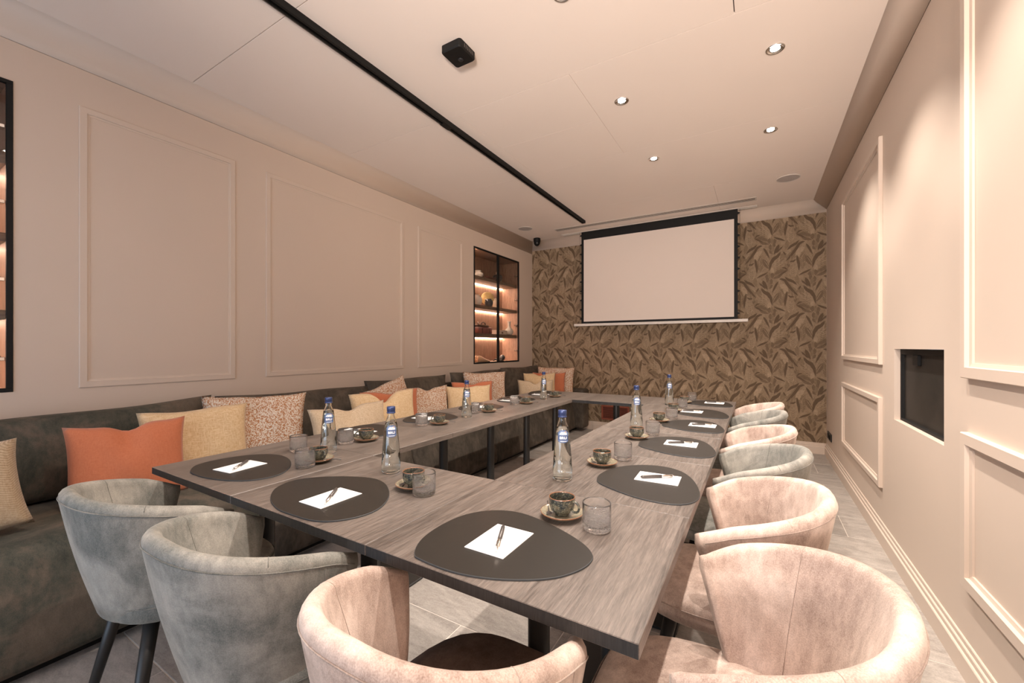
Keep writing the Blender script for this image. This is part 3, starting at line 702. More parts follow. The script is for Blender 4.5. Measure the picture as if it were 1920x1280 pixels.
# track
t = thing('lighting_track', 'long black lighting track along the ceiling', 'ceiling track', (-1.935, 1.7, ZC))
L0, L1 = -3.3, 3.34
B().box(-.024, -.019, L0, L1, -.034, 0).box(.019, .024, L0, L1, -.034, 0).box(-.019, .019, L0, L1, -.010, 0).box(-.019, -.008, L0, L1, -.034, -.031).box(.008, .019, L0, L1, -.034, -.031).obj('channel', M['black'], t)
B().box(-.0195, -.0185, L0, L1, -.0362, -.0342).obj('edge_strip', plain('track_edge', (.35, .31, .27), .4, .6), t)
for e in (L0-.004, L1): B().bbox(-.025, .025, e, e+.004, -.035, 0, .001, 1).obj('end_cap', M['black'], t)
B().bbox(-.026, .026, .57, .66, -.0375, -.0345, .001, 1).obj('connector', M['black'], t)
# presence sensor box
t = thing('ceiling_sensor', 'square black sensor box mounted on the ceiling', 'ceiling sensor', (-1.412, 1.79, ZC))
b = B(); n = 6; poly = []
for cx_, cy_, a0 in ((.05,.055,0), (-.05,.055,1), (-.05,-.055,2), (.05,-.055,3)):
    for i in range(n+1): a = PI/2*(a0+i/n); poly.append((cx_+.016*math.cos(a), cy_+.016*math.sin(a)))
bm = b.bm; ra = [bm.verts.new((x, y, 0)) for x, y in poly]; rb = [bm.verts.new((x, y, -.034)) for x, y in poly]; rc = [bm.verts.new((x*.93, y*.93, -.041)) for x, y in poly]
for p, q in ((ra, rb), (rb, rc)):
    for i in range(len(p)): bm.faces.new((p[i], p[(i+1) % len(p)], q[(i+1) % len(p)], q[i]))
bm.faces.new(rc); bm.faces.new(ra[::-1]); b.obj('housing', M['black'], t)
for i in range(6): B().box(.066, .0685, -.036+i*.014, -.030+i*.014, -.030, -.010).obj('vent_slit', M['slot'], t)
B().lathe([(0,-.0412),(.016,-.0412),(.014,-.045),(0,-.047)], 20, 0, .02).obj('lens', M['socket'], t)
# dome camera
t = thing('security_camera', 'black dome camera on the ceiling in the far left corner', 'camera', (-2.85, 5.50, ZC))
B().lathe([(0,0),(.050,0),(.052,-.006),(.052,-.045),(.049,-.05),(0,-.05)], 28).obj('mount', M['black'], t)
B().lathe([(.048,-.05)]+[(.047*math.cos(a), -.06-.055*math.sin(a)) for a in [PI/2*i/8 for i in range(8)]]+[(0,-.115)], 28).obj('dome', M['black'], t)
B().lathe([(0,.0),(.018,0),(.02,.004),(.014,.007),(0,.008)], 20).obj('lens', M['socket'], t, (.022, -.036, -.08), (PI/2+.25, 0, .5))
# linear air slot
t = thing('slot_diffuser', 'long twin slot air diffuser in the ceiling before the screen', 'air vent', (-1.225, 5.255, ZC))
B().bbox(-1.21, 1.21, -.062, .062, -.003, 0, .001, 1).obj('flange', M['bar'], t)
for yy in (-.030, -.006, .020): B().box(-1.195, 1.195, yy, yy+.007, -.0042, -.003).obj('slot', M['slot'], t)

# ------------------------------------------------------------------ banquette
t = bench = thing('banquette', 'long dark green velvet banquette along the left wall', 'banquette', (-2.65, 2.2, 0))
ox, oy = -2.65, 2.2
def seat_section(y0, y1, mat):
    # profile in X-Z swept along Y, ends rounded
    prof = [(-3.05, .045), (-3.05, .470)]
    prof += [(-2.60, .476), (-2.42, .473)]
    for i in range(7):
        a = PI/2*i/6; prof.append((-2.375+.095*math.sin(a), .372+.098*math.cos(a)))
    prof += [(-2.255, .30), (-2.236, .16), (-2.228, .075), (-2.236, .05), (-2.26, .045)]
    bm = bmesh.new(); ys = [(y0, .016), (y0+.006, .005), (y0+.018, 0)]+[(y0+(y1-y0)*k/8, 0) for k in range(1, 8)]+[(y1-.018, 0), (y1-.006, .005), (y1, .016)]
    rings = []
    cxp, czp = -2.65, .26
    for yy, ins in ys:
        ring = []
        for x, z in prof:
            dx = ins*(1 if x > cxp else -1); dz = ins*(1 if z > czp else -1)
            bul = .004*math.sin(PI*(yy-y0)/(y1-y0)) if z > .4 else 0
            ring.append(bm.verts.new((x-dx-ox, yy-oy, z-dz+bul)))
        rings.append(ring)
    m = len(prof)
    for a, c in zip(rings, rings[1:]):
        for i in range(m): bm.faces.new((a[i], c[i], c[(i+1) % m], a[(i+1) % m]))
    bm.faces.new(rings[0]); bm.faces.new(rings[-1][::-1])
    q = B.__new__(B); q.bm = bm; o = q.obj('seat_section', mat, t, smooth=True); return o
bounds = [-1.5, .07, 1.20, 2.33, 3.46, 4.59, 5.50]
for i, (a, c) in enumerate(zip(bounds, bounds[1:])): seat_section(a+.001, c-.001, M['bench'] if i < 2 else M['bench2'])
B().box(-3.0-ox, -2.30-ox, -1.48-oy, 5.72-oy, .0, .045).obj('plinth', M['black'], t)
B().bbox(-3.05-ox, -2.115-ox, 5.503-oy, 5.735-oy, .045, .602, .035, 4).obj('armrest', M['bench2'], t, smooth=True)
B().bbox(-3.062-ox, -3.0-ox, -1.5-oy, 5.5-oy, .478, .80, .02, 2).obj('back_board', M['bench'], t, smooth=True)

# ------------------------------------------------------------------ cushions
def cushion_mesh(w, h, th, dent=.0, ear=.03, n=22, seed=0, concave=.05, skew=0.):
    """upright pillow in local Y (width) x Z (height), thickness along X; base at z=0"""
    rnd = random.Random(seed); ph = [rnd.uniform(0, 6.28) for _ in range(6)]
    bm = bmesh.new(); grid = {}
    for side in (1, -1):
        for i in range(n+1):
            for j in range(n+1):
                u = -1+2*i/n; v = -1+2*j/n
                edge = i in (0, n) or j in (0, n)
                if edge and side == -1: grid[(side, i, j)] = grid[(1, i, j)]; continue
                uu = math.copysign(abs(u)**.9, u); vv = math.copysign(abs(v)**.9, v)
                cx = concave*(1-vv*vv)*abs(uu); cz = concave*(1-uu*uu)*abs(vv)
                y = uu*(w/2)*(1-cx)*(1+ear*(abs(uu*vv))**3); z = vv*(h/2)*(1-cz*.8)*(1+ear*(abs(uu*vv))**3)
                T = ((1-u**2)*(1-v**2))
                x = side*th/2*(max(T, 0)**.42)
                if dent: z -= dent*math.exp(-(u/.22)**2)*max(0, (v+.2)/1.2)**2
                if dent: x *= 1-.45*math.exp(-(u/.16)**2)*max(0, v)
                x += .006*math.sin(4.1*u+ph[0])*math.cos(3.3*v+ph[1])*T+.003*math.sin(11*u+5*v+ph[2])*T
                z += .004*math.sin(5*u+ph[3]) + skew*u
                grid[(side, i, j)] = bm.verts.new((x, y, z+h/2))
    for side in (1, -1):
        for i in range(n):
            for j in range(n):
                q = [grid[(side, i, j)], grid[(side, i+1, j)], grid[(side, i+1, j+1)], grid[(side, i, j+1)]]
                f = bm.faces.new(q if side == 1 else q[::-1]); f.smooth = True
    return bm
def cushion(name, label, group, mat, x, y, w, h, th, yaw=0, tilt=-.12, roll=0, dent=0, z=.478, seed=1, ear=.05, concave=.05, skew=0, cat='cushion', seam=True):
    t_ = thing(name, label, cat, (x, y, z), 0, group)
    # yaw>0 turns the face from +X towards -Y (to the camera)
    t_.rotation_euler = Euler((roll, tilt, -yaw), 'XYZ')
    q = B.__new__(B); q.bm = cushion_mesh(w, h, th, dent, ear, 22, seed, concave, skew); q.obj('cover', mat, t_, smooth=True)
    if seam:
        bm = cushion_mesh(w, h, th, dent, ear, 22, seed, concave, skew); bm.free()
    return t_
G1 = 'back cushions of the banquette'; G2 = 'scatter cushions on the banquette'
bk = [(-.45, 1.20, .0), (.645, 1.15, .015), (1.84, 1.15, -.01), (2.92, 1.05, .0), (4.05, 1.02, .0)]
blabs = ['dark green velvet back cushion at the left picture edge', 'long dark green velvet back cushion behind the rust cushion on the left', 'olive brown velvet back cushion in the middle of the banquette', 'brown velvet back cushion behind the pair of speckled cushions', 'dark velvet back cushion behind the third speckled cushion group']
hts = [.405, .405, .40, .425, .435]
for (yy, wd, sk), lb, hh_, i in zip(bk, blabs, hts, range(5)):
    cushion('back_cushion', lb, G1, M['bench'] if i < 2 else M['bench2'], -2.865, yy, wd, hh_, .19, 0, -.09, 0, 0, seed=20+i, ear=.025, concave=.018, cat='cushion', skew=sk)
cushion('back_cushion', 'bulging dark velvet back cushion at the far end of the banquette', G1, M['bench2'], -2.80, 4.98, .92, .45, .20, .06, -.1, 0, 0, seed=31, ear=.03, concave=.02)
cs = [
 ('beige herringbone cushion cut by the left picture edge', 'herring', -2.50, .20, .46, .33, .16, .25, -.25, .16, 0),
 ('rust orange cushion at the left, in front of a straw one', 'rust', -2.53, .745, .42, .365, .13, .12, -.16, .0, .035),
 ('straw yellow linen cushion between the rust and the speckled one', 'yellow', -2.62, 1.06, .48, .385, .13, .15, -.12, .02, 0),
 ('rust and white speckled cushion behind the first straw one', 'boucle', -2.64, 1.36, .54, .425, .14, .42, -.12, -.02, .01),
 ('low beige linen cushion behind the nearest left bottle', 'beige', -2.38, 1.88, .56, .325, .13, .10, -.22, .02, .035),
 ('wide straw linen cushion with a dented top, mid banquette', 'yellow', -2.47, 2.25, .56, .375, .13, .15, -.16, .0, .075),
 ('rust orange cushion mostly hidden behind the dented straw one', 'rust', -2.60, 2.43, .54, .36, .11, .15, -.12, .0, .02),
 ('speckled cushion with one corner peaking above its neighbours', 'boucle', -2.72, 2.62, .42, .43, .12, .1, -.12, .30, .0),
 ('rust and white speckled cushion right of the rust strip', 'boucle', -2.60, 2.86, .46, .355, .12, .2, -.12, -.02, .03),
 ('straw linen cushion behind the second bottle on the left row', 'yellow', -2.43, 3.27, .47, .34, .12, .5, -.14, .0, .012),
 ('rust cushion showing behind the third straw cushion', 'rust', -2.53, 3.47, .46, .36, .10, .5, -.12, .0, .02),
 ('tall speckled cushion before the far back cushion', 'boucle', -2.62, 3.82, .50, .44, .14, .6, -.12, .0, .0),
 ('low beige cushion with dented top near the far corner', 'beige', -2.38, 4.56, .44, .31, .10, .95, -.14, .0, .05),
 ('small straw cushion behind the far low beige one', 'yellow', -2.46, 4.83, .42, .38, .10, .95, -.12, .0, .03),
 ('rust cushion in the far corner cushion stack', 'rust', -2.44, 5.06, .44, .375, .10, 1.15, -.12, .0, .01),
 ('speckled cushion at the back of the far corner stack', 'boucle', -2.46, 5.28, .54, .44, .13, 1.45, -.14, .0, .0),
]
for i, (lb, mt, x, y, w_, h_, th, yaw, tilt, roll, dent) in enumerate(cs):
    cushion('scatter_cushion', lb, G2, M[mt], x, y, w_, h_, th, yaw, tilt, roll, dent, seed=i+3, ear=.035, concave=.038, seam=False)

# ------------------------------------------------------------------ tables
col_mesh = B().lathe([(.0,.0),(.028,0),(.0268,.003),(.0268,.72)], 24).mesh('column'); col_mesh.materials.append(M['steel_blk'])
foot_mesh = B().bbox(-.17, .17, -.17, .17, 0, .012, .003, 1).mesh('base_plate'); foot_mesh.materials.append(M['steel_blk'])
TZ = .75
def table(x0, x1, y0, y1, label, columns):
    g = .0007; cx_, cy_ = (x0+x1)/2, (y0+y1)/2
    t_ = thing('meeting_table', label, 'table', (cx_, cy_, 0), 0, 'dark oak tables of the ring')
    o = B().bbox(x0-cx_+g, x1-cx_-g, y0-cy_+g, y1-cy_-g, TZ-.025, TZ, .0012, 1).obj('tabletop', [M['table'], M['table_edge']], t_)
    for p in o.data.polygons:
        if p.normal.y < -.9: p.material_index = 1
    for yy in columns:
        link('column', col_mesh, None, t_, (0, yy-cy_, .0125)); link('base_plate', foot_mesh, None, t_, (0, yy-cy_, .0005))
        B().bbox(-.12, .12, -.12, .12, .7335-.012, .7248, .002, 1).obj('mounting_plate', M['steel_blk'], t_, (0, yy-cy_, 0))
xL, xA, xB, xR = -1.953, -1.372, -.768, -.154
yN, yI = .633, 1.171
table(xL, xA, yN, yI, 'dark oak corner table at the near left', [.90])
table(xA, xB, yN, yI, 'middle table of the near row', [.90])
table(xB, xR, yN, yI, 'large looking corner table nearest the camera', [.90])
table(xL, xA, yI, 1.694, 'first left row table behind the near left corner', [1.43])
table(xL, xA, 1.694, 2.223, 'second left row table, with the bottle on its far joint', [1.96])
table(xL, xA, 2.223, 3.304, 'long table of the left row on two columns', [2.48, 3.02])
table(xL, xA, 3.304, 3.854, 'far left corner table of the ring', [3.58])
table(xA, xB, 3.304, 3.854, 'far middle table in front of the copper grille', [3.58])
table(xB, xR, yI, 1.723, 'right row table beside the first rose chair behind the corner', [1.45])
table(xB, xR, 1.723, 2.258, 'right row table beside the nearer sage chair', [1.99])
table(xB, xR, 2.258, 3.345, 'long right row table before the far corner', [2.53, 3.07])
table(xB, xR, 3.345, 3.854, 'far right corner table of the ring', [3.6])

# ------------------------------------------------------------------ chairs
def chair_shell():
    """barrel shell open to +y, upright; returns bmesh"""
    bm = bmesh.new()
    NS = 44
    def plan(s, Rx, Ry, cy, arm, conv, e=2.25):
        # s in -1..1 ; middle 74% is the rounded back, rest straight arms
        q = .76
        if abs(s) <= q:
            a = s/q*PI/2; ca, sa = math.cos(a), math.sin(a)
            k = (abs(ca)**e+abs(sa)**e)**(-1/e)
            return Vector((Rx*sa*k, cy-Ry*ca*k))
        u = (abs(s)-q)/(1-q); sg = 1 if s > 0 else -1
        return Vector((sg*(Rx-conv*u*u), cy+arm*u))
    prof_n = []
    secs = []
    ss = [-1+2*i/NS for i in range(NS+1)]
    extra = [(.0, .0), (.35, .004), (.75, .014)]
    def section(s, thk):
        To = plan(s, .2465, .249, -.019, .077, .017); Bo = plan(s, .186, .180, -.012, -.004, .004)
        zt = .7985-.1039*abs(s)**1.7
        zb = .425
        n2 = Vector((To.x, (To.y+.02) if abs(s) < .76 else 0)); n2 = n2.normalized()
        th_t, th_b = .038*thk, .028*thk
        pts = []
        for k in range(9):                       # outer face, bottom to top, slight bulge
            t = k/8; p = Bo.lerp(To, t); p = p+n2*(.006*math.sin(PI*t)); pts.append((p.x, p.y, zb+(zt-.024-zb)*t))
        c = To-n2*(th_t/2)                       # rounded rim
        for k in range(1, 7):
            a = PI*k/7; p = c+n2*(th_t/2*math.cos(a)); pts.append((p.x, p.y, zt-.022+.022*math.sin(a)))
        Ti = To-n2*th_t; Bi = Bo-n2*(th_b+.012)
        for k in range(9):                       # inner face down
            t = 1-k/8; p = Bi.lerp(Ti, t**.9); p = p-n2*(.010*math.sin(PI*t)); pts.append((p.x, p.y, .435+(zt-.024-.435)*t))
        return pts
    rings = []
    for i, s in enumerate(ss):
        if i == 0 or i == NS:
            lst = [(.05, .014), (.45, .010), (.8, .004)] if i == 0 else [(.8, .004), (.45, .010), (.05, .014)]
            for th, fw in lst:
                P = section(s, 1)
                # shrink towards mid-thickness and push forward
                m = len(P); out = []
                for k in range(m):
                    o_ = P[m-1-k]; mid = ((P[k][0]+o_[0])/2, (P[k][1]+o_[1])/2)
                    out.append((mid[0]+(P[k][0]-mid[0])*th, mid[1]+(P[k][1]-mid[1])*th+fw, P[k][2]-(0.006*(1-th) if 7 < k < 16 else 0)))
                rings.append([bm.verts.new(p) for p in out])
            if i == 0: rings.append([bm.verts.new(p) for p in section(s, 1)])
            else: rings.insert(len(rings)-3, [bm.verts.new(p) for p in section(s, 1)])
        else: rings.append([bm.verts.new(p) for p in section(s, 1)])
    m = len(rings[0])
    for a, b_ in zip(rings, rings[1:]):
        for k in range(m): bm.faces.new((a[k], a[(k+1) % m], b_[(k+1) % m], b_[k]))
    bm.faces.new(rings[0]); bm.faces.new(rings[-1][::-1])
    bmesh.ops.recalc_face_normals(bm, faces=bm.faces)
    # piping path just under the rim on the outside + two inner seams
    pipe = []
    for i in range(1, NS):
        P = section(ss[i], 1); q = Vector(P[8]); pipe.append(q+Vector((q.x, q.y+.02, 0)).normalized()*.0005)
    seams = []
    for s in (-.50, .50):
        P = section(s, 1); cen = Vector((0, -.02, 0))
        seams.append([Vector(p) for p in P[9:22]])
    oseams = [[Vector(p) for p in section(s, 1)[0:9]] for s in (-.72, .72)]
    return bm, pipe, seams, oseams
def seat_bm():
    bm = bmesh.new(); N = 40
    def outline(sc, ins=0):
        pts = []
        for i in range(N):
            a = 2*PI*i/N; ca, sa = math.cos(a), math.sin(a); e = 3.2 if sa > 0 else 2.4
            k = (abs(ca)**e+abs(sa)**e)**(-1/e)
            x = .212*ca*k; yv = sa*k
            yy = yv*.262 if sa > 0 else yv*.190
            if sa > 0: x *= 1-.07*(yv)**2
            pts.append((x*sc*(1-ins), yy*sc*(1-ins)))
        return pts
    lv = [(.90, .418), (.955, .421), (.985, .43), (1.0, .447), (.998, .462), (.975, .477), (.93, .4855), (.82, .492), (.55, .497), (.25, .499)]
    rings = [[bm.verts.new((x, y, z)) for x, y in outline(sc)] for sc, z in lv]
    for a, b_ in zip(rings, rings[1:]):
        for k in range(N): bm.faces.new((a[k], a[(k+1) % N], b_[(k+1) % N], b_[k]))
    bm.faces.new(rings[0][::-1]); bm.faces.new(rings[-1])
    return bm, [Vector((x*1.003, y*1.003, .466)) for x, y in outline(1.0)]
def make_chair(kind, fabric, seat_fabric):
    t_ = thing('barrel_chair', '', 'chair')
    bm, pipe, seams, oseams = chair_shell(); q = B.__new__(B); q.bm = bm; sh = q.obj('backrest', fabric, t_, smooth=True)
    B().tube(pipe, .0016, 6).obj('piping', M[fabric['seam']], sh)
    for p in seams: B().tube(p, .0009, 5).obj('seam', M[fabric['seam']], sh)
    for p in oseams: B().tube(p, .0008, 5).obj('seam', M[fabric['seam']], sh)
    bm, sp = seat_bm(); q = B.__new__(B); q.bm = bm; se = q.obj('seat', seat_fabric, t_, smooth=True)
    B().tube(sp+[sp[0]], .0016, 6, cap=False).obj('piping', M[seat_fabric['seam']], se)
    B().lathe([(0,.410),(.155,.410),(.172,.419),(0,.425)], 32).obj('under_tray', M['black'], t_)
    for sx in (-1, 1):
        for sy, ty in ((-1, -.105), (1, .14)):
            B().tube([(sx*.125, ty, .416), (sx*.205, ty+sy*.085, 0)], [.0195, .0115], 14).obj('leg', M['legs'], t_)
    return t_
proto = {'grey': make_chair('grey', M['grey'], M['grey']), 'pink': make_chair('pink', M['pink'], M['pink']), 'pink_shaded_seat': make_chair('pink_shaded_seat', M['pink'], M['shaded_seat'])}
used = set()
def place_chair(kind, x, y, rz, label, group):
    c = proto[kind] if kind not in used else copy_tree(proto[kind]); used.add(kind)
    c.location = (x, y, 0); c.rotation_euler = (0, 0, rz); c['label'] = label; c['group'] = group
GN, GR = 'velvet chairs along the near table edge', 'velvet chairs along the right table row'
place_chair('grey', -1.634, .602, -.035, 'sage grey velvet barrel chair at the far left beside the banquette', GN)
place_chair('grey', -1.068, .612, 0, 'sage grey velvet barrel chair between the first chair and the rose one', GN)
place_chair('pink_shaded_seat', -.483, .619, 0, 'rose velvet barrel chair with shade painted into its seat at the bottom centre', GN)
RC = [(.892, 'pink', 'largest rose velvet barrel chair, at the bottom right'), (1.437, 'pink', 'rose velvet barrel chair directly behind the largest one on the right'), (1.987, 'grey', 'nearer sage grey velvet barrel chair on the right side'),
      (2.506, 'pink', 'rose velvet barrel chair between the two sage chairs on the right'), (3.108, 'grey', 'farther sage grey velvet barrel chair on the right side'), (3.567, 'pink', 'farthest rose velvet barrel chair, by the far table corner')]
for (y_, k_, lb), x_, r_ in zip(RC, (-.05, -.084, -.085, -.10, -.108, -.105), (.012, .03, .02, .01, .008, .01)): place_chair(k_, x_, y_, PI/2+r_, lb, GR)

# ------------------------------------------------------------------ table settings
o1 = [(-0.139,-0.165),(-0.172,-0.112),(-0.184,-0.043),(-0.18,0.035),(-0.156,0.09),(-0.117,0.128),(-0.061,0.147),(0.003,0.138),(0.07,0.115),(0.123,0.09),(0.169,0.061),(0.195,0.03),(0.201,0.008),(0.198,-0.027),(0.176,-0.074),(0.143,-0.109),(0.091,-0.142),(0.036,-0.165),(-0.02,-0.177),(-0.081,-0.177),(-0.116,-0.173)]
o2 = [(-0.1,0.149),(-0.025,0.16),(0.067,0.138),(0.134,0.089),(0.172,0.026),(0.173,-0.039),(0.135,-0.093),(0.061,-0.134),(-0.034,-0.162),(-0.098,-0.171),(-0.148,-0.163),(-0.184,-0.139),(-0.202,-0.104),(-0.205,-0.047),(-0.19,0.017),(-0.161,0.077),(-0.134,0.123)]
oN2 = [(-1.277,.703),(-1.323,.748),(-1.341,.812),(-1.31,.865),(-1.255,.911),(-1.19,.945),(-1.12,.965),(-1.046,.946),(-.972,.894),(-.932,.849),(-.9,.79),(-.9,.735),(-.924,.688),(-.957,.659),(-1.003,.645),(-1.072,.643),(-1.132,.643),(-1.21,.665)]
oN1 = [(-1.763,.681),(-1.827,.721),(-1.846,.782),(-1.834,.863),(-1.784,.941),(-1.704,.974),(-1.611,.958),(-1.53,.919),(-1.463,.86),(-1.438,.804),(-1.454,.75),(-1.496,.712),(-1.562,.686),(-1.642,.671),(-1.718,.671)]
def mat_mesh(poly):
    p = laplace(smooth_poly(poly, 4), 3); b = B(); bm = b.bm; n = len(p)
    cx_ = sum(q[0] for q in p)/n; cy_ = sum(q[1] for q in p)/n
    def ring(k, z): return [bm.verts.new((cx_+(x-cx_)*k, cy_+(y-cy_)*k, z)) for x, y in p]
    a, c, d = ring(1, 0), ring(1, .0028), ring(.994, .0036)
    for u, v in ((a, c), (c, d)):
        for i in range(n):
            f = bm.faces.new((u[i], u[(i+1) % n], v[(i+1) % n], v[i])); f.material_index = 1
    bm.faces.new(d); bm.faces.new(a[::-1]); me = b.mesh('placemat'); me.materials.append(M['mat']); me.materials.append(M['mat_edge']); return me
def sub(poly, c): return [(x-c[0], y-c[1]) for x, y in poly]
mm = {'N3': mat_mesh(o1), 'R': mat_mesh(o2), 'N2': mat_mesh(sub(oN2, (-1.11, .80))), 'N1': mat_mesh(sub(oN1, (-1.64, .82)))}
pad_mesh = B().bbox(-.051, .051, -.069, .069, 0, .0022, .0005, 1).mesh('notepad'); pad_mesh.materials.append(M['paper'])
def pen_parts(t_):
    r = .0052
    B().tube([(0, -.058, .0052), (0, -.052, .0052), (0, .012, .0052)], [.0040, r, r], 10).obj('barrel', M['pen'], t_)
    B().tube([(0, .012, .0045), (0, .016, .0045), (0, .050, .0045)], [r*1.08, r*1.05, r*.95], 10).obj('upper_barrel', M['chrome'], t_)
    B().tube([(0, -.058, .0045), (0, -.068, .0045)], [.0030, .0010], 8).obj('tip', M['chrome'], t_)
    B().tube([(0, .050, .0045), (0, .060, .0045)], [.0022, .0022], 8).obj('push_button', M['chrome'], t_)
    B().bbox(-.0013, .0013, .018, .053, .0088, .0098, .0003, 1).box(-.001, .001, .049, .052, .006, .0098).obj('clip', M['chrome'], t_)
    # knurled grip rings
    B().tube([(0, -.010, .0045), (0, -.006, .0045)], .0045, 10).obj('ring', M['chrome'], t_)
pen0 = thing('ballpoint_pen', '', 'pen'); pen_parts(pen0)
glass_prof = [(0,.0),(.028,.0),(.0325,.0022),(.0345,.007),(.0350,.02),(.0350,.064),(.0347,.0672),(.0338,.0682),(.0328,.0672),(.0325,.064),(.0322,.022),(.0300,.0135),(.022,.0115),(0,.0110)]
glass_mesh = B().lathe(glass_prof, 40).mesh('tumbler'); glass_mesh.materials.append(M['glass'])
def color_rim(me, fn):
    a = me.color_attributes.new('rim', 'FLOAT_COLOR', 'POINT')
    for i, v in enumerate(me.vertices):
        c = fn(v.co); a.data[i].color = (c, c, c, 1)
sau = B().lathe([(0,.0),(.030,.0),(.033,.002),(.046,.0065),(.0565,.0135),(.0575,.0155),(.0565,.0165),(.0545,.0155),(.046,.0095),(.030,.0065),(.022,.0060),(0,.0058)], 44).mesh('saucer')
color_rim(sau, lambda c: 1.0 if math.hypot(c.x, c.y) > .0555 else (.1 if math.hypot(c.x, c.y) > .044 else 0)); sau.materials.append(M['saucer'])
cupb = B().lathe([(0,.0),(.017,.0),(.0185,.002),(.0185,.005),(.023,.0085),(.0300,.0145),(.0335,.0225),(.0345,.032),(.0346,.0455),(.0346,.0475),(.0338,.0488),(.0325,.0478),(.0325,.0455),(.0322,.032),(.0312,.024),(.027,.016),(.015,.009),(0,.008)], 40).mesh('bowl')
color_rim(cupb, lambda c: 1.0 if c.z > .0472 else (.35 if c.z > .044 else 0)); cupb.materials.append(M['cup'])
hpts = [(.0315, 0, .040)]+[(.0385+.0125*math.cos(a), 0, .0275+.0135*math.sin(a)) for a in [PI*.75-PI*1.5*i/12 for i in range(13)]]+[(.028, 0, .0160)]
cuph = B().tube(hpts, [.0032]*len(hpts), 8).mesh('handle'); color_rim(cuph, lambda c: .45 if c.x > .046 else .1); cuph.materials.append(M['cup'])
def spoon_parts(t_):
    B().tube([(0, -.012, .0015), (0, .02, .004), (0, .062, .0035)], [.0014, .0013, .0022], 6).obj('stem', M['pen'], t_)
    b = B(); b.lathe([(0,-.002),(.006,-.0012),(.0095,.001),(.0088,.0012),(.005,-.0006),(0,-.0012)], 16)
    o = b.obj('bowl', M['pen'], t_, (0, -.022, .0028)); o.scale = (.8, 1.35, 1)
spoon0 = thing('teaspoon', '', 'spoon'); spoon_parts(spoon0)
# bottle
def text_bm(txt, size):
    cu = bpy.data.curves.new('txt', 'FONT'); cu.body = txt; cu.size = size; cu.align_x = 'CENTER'; cu.align_y = 'CENTER'; cu.offset = size*.03
    o = bpy.data.objects.new('txt', cu); C.objects.link(o); dg = bpy.context.evaluated_depsgraph_get(); me = bpy.data.meshes.new_from_object(o.evaluated_get(dg))
    bpy.data.objects.remove(o); bm = bmesh.new(); bm.from_mesh(me); bpy.data.meshes.remove(me); return bm
out_prof = [(0,.002),(.020,.002),(.026,.0),(.0300,.002),(.0325,.007),(.0330,.018),(.0328,.042),(.0322,.0428),(.0321,.053),(.0315,.0538),(.0306,.075),(.0285,.105),(.0258,.135),(.0225,.163),(.0195,.180),(.0155,.192),(.0128,.199),(.0118,.206),(.0116,.222),(.0128,.2225),(.0128,.226),(.0108,.2262)]
def rad(z):
    for (r0, z0_), (r1, z1_) in zip(out_prof[3:], out_prof[4:]):
        if z0_ <= z <= z1_: return r0+(r1-r0)*(z-z0_)/max(1e-9, z1_-z0_)
    return .02
in_prof = [(r-.0018, z) for r, z in out_prof[::-1][1:18] if z > .01]+[(.0290,.010),(.022,.0075),(0,.0070)]
bot_mesh = B().lathe(out_prof+in_prof, 40).mesh('glass_body'); bot_mesh.materials.append(M['bottle'])
wp = [(0,.0069),(.022,.0074),(.0291,.0099)]+[(max(.001, r-.0017), z) for r, z in out_prof if .011 < z < .187]+[(0,.1801)]
wp = [(r, min(z, .1800)) for r, z in wp]
wat_mesh = B().lathe(wp, 40).mesh('water'); wat_mesh.materials.append(M['water'])
cap_mesh = B().lathe([(.0130,.212),(.0150,.212),(.0155,.2135),(.0150,.216),(.0140,.2168),(.0140,.219),(.0149,.220),(.0146,.2245),(.0149,.2250),(.0148,.2335),(.0138,.2358),(0,.2362)], 28).mesh('cap'); cap_mesh.materials.append(M['cap'])
def wrap(bm, z0, lift):
    for v in bm.verts:
        x, y = v.co.x, v.co.y; z = z0+y; r = rad(z)+lift; a = x/r
        v.co = Vector((r*math.sin(a), -r*math.cos(a), z))
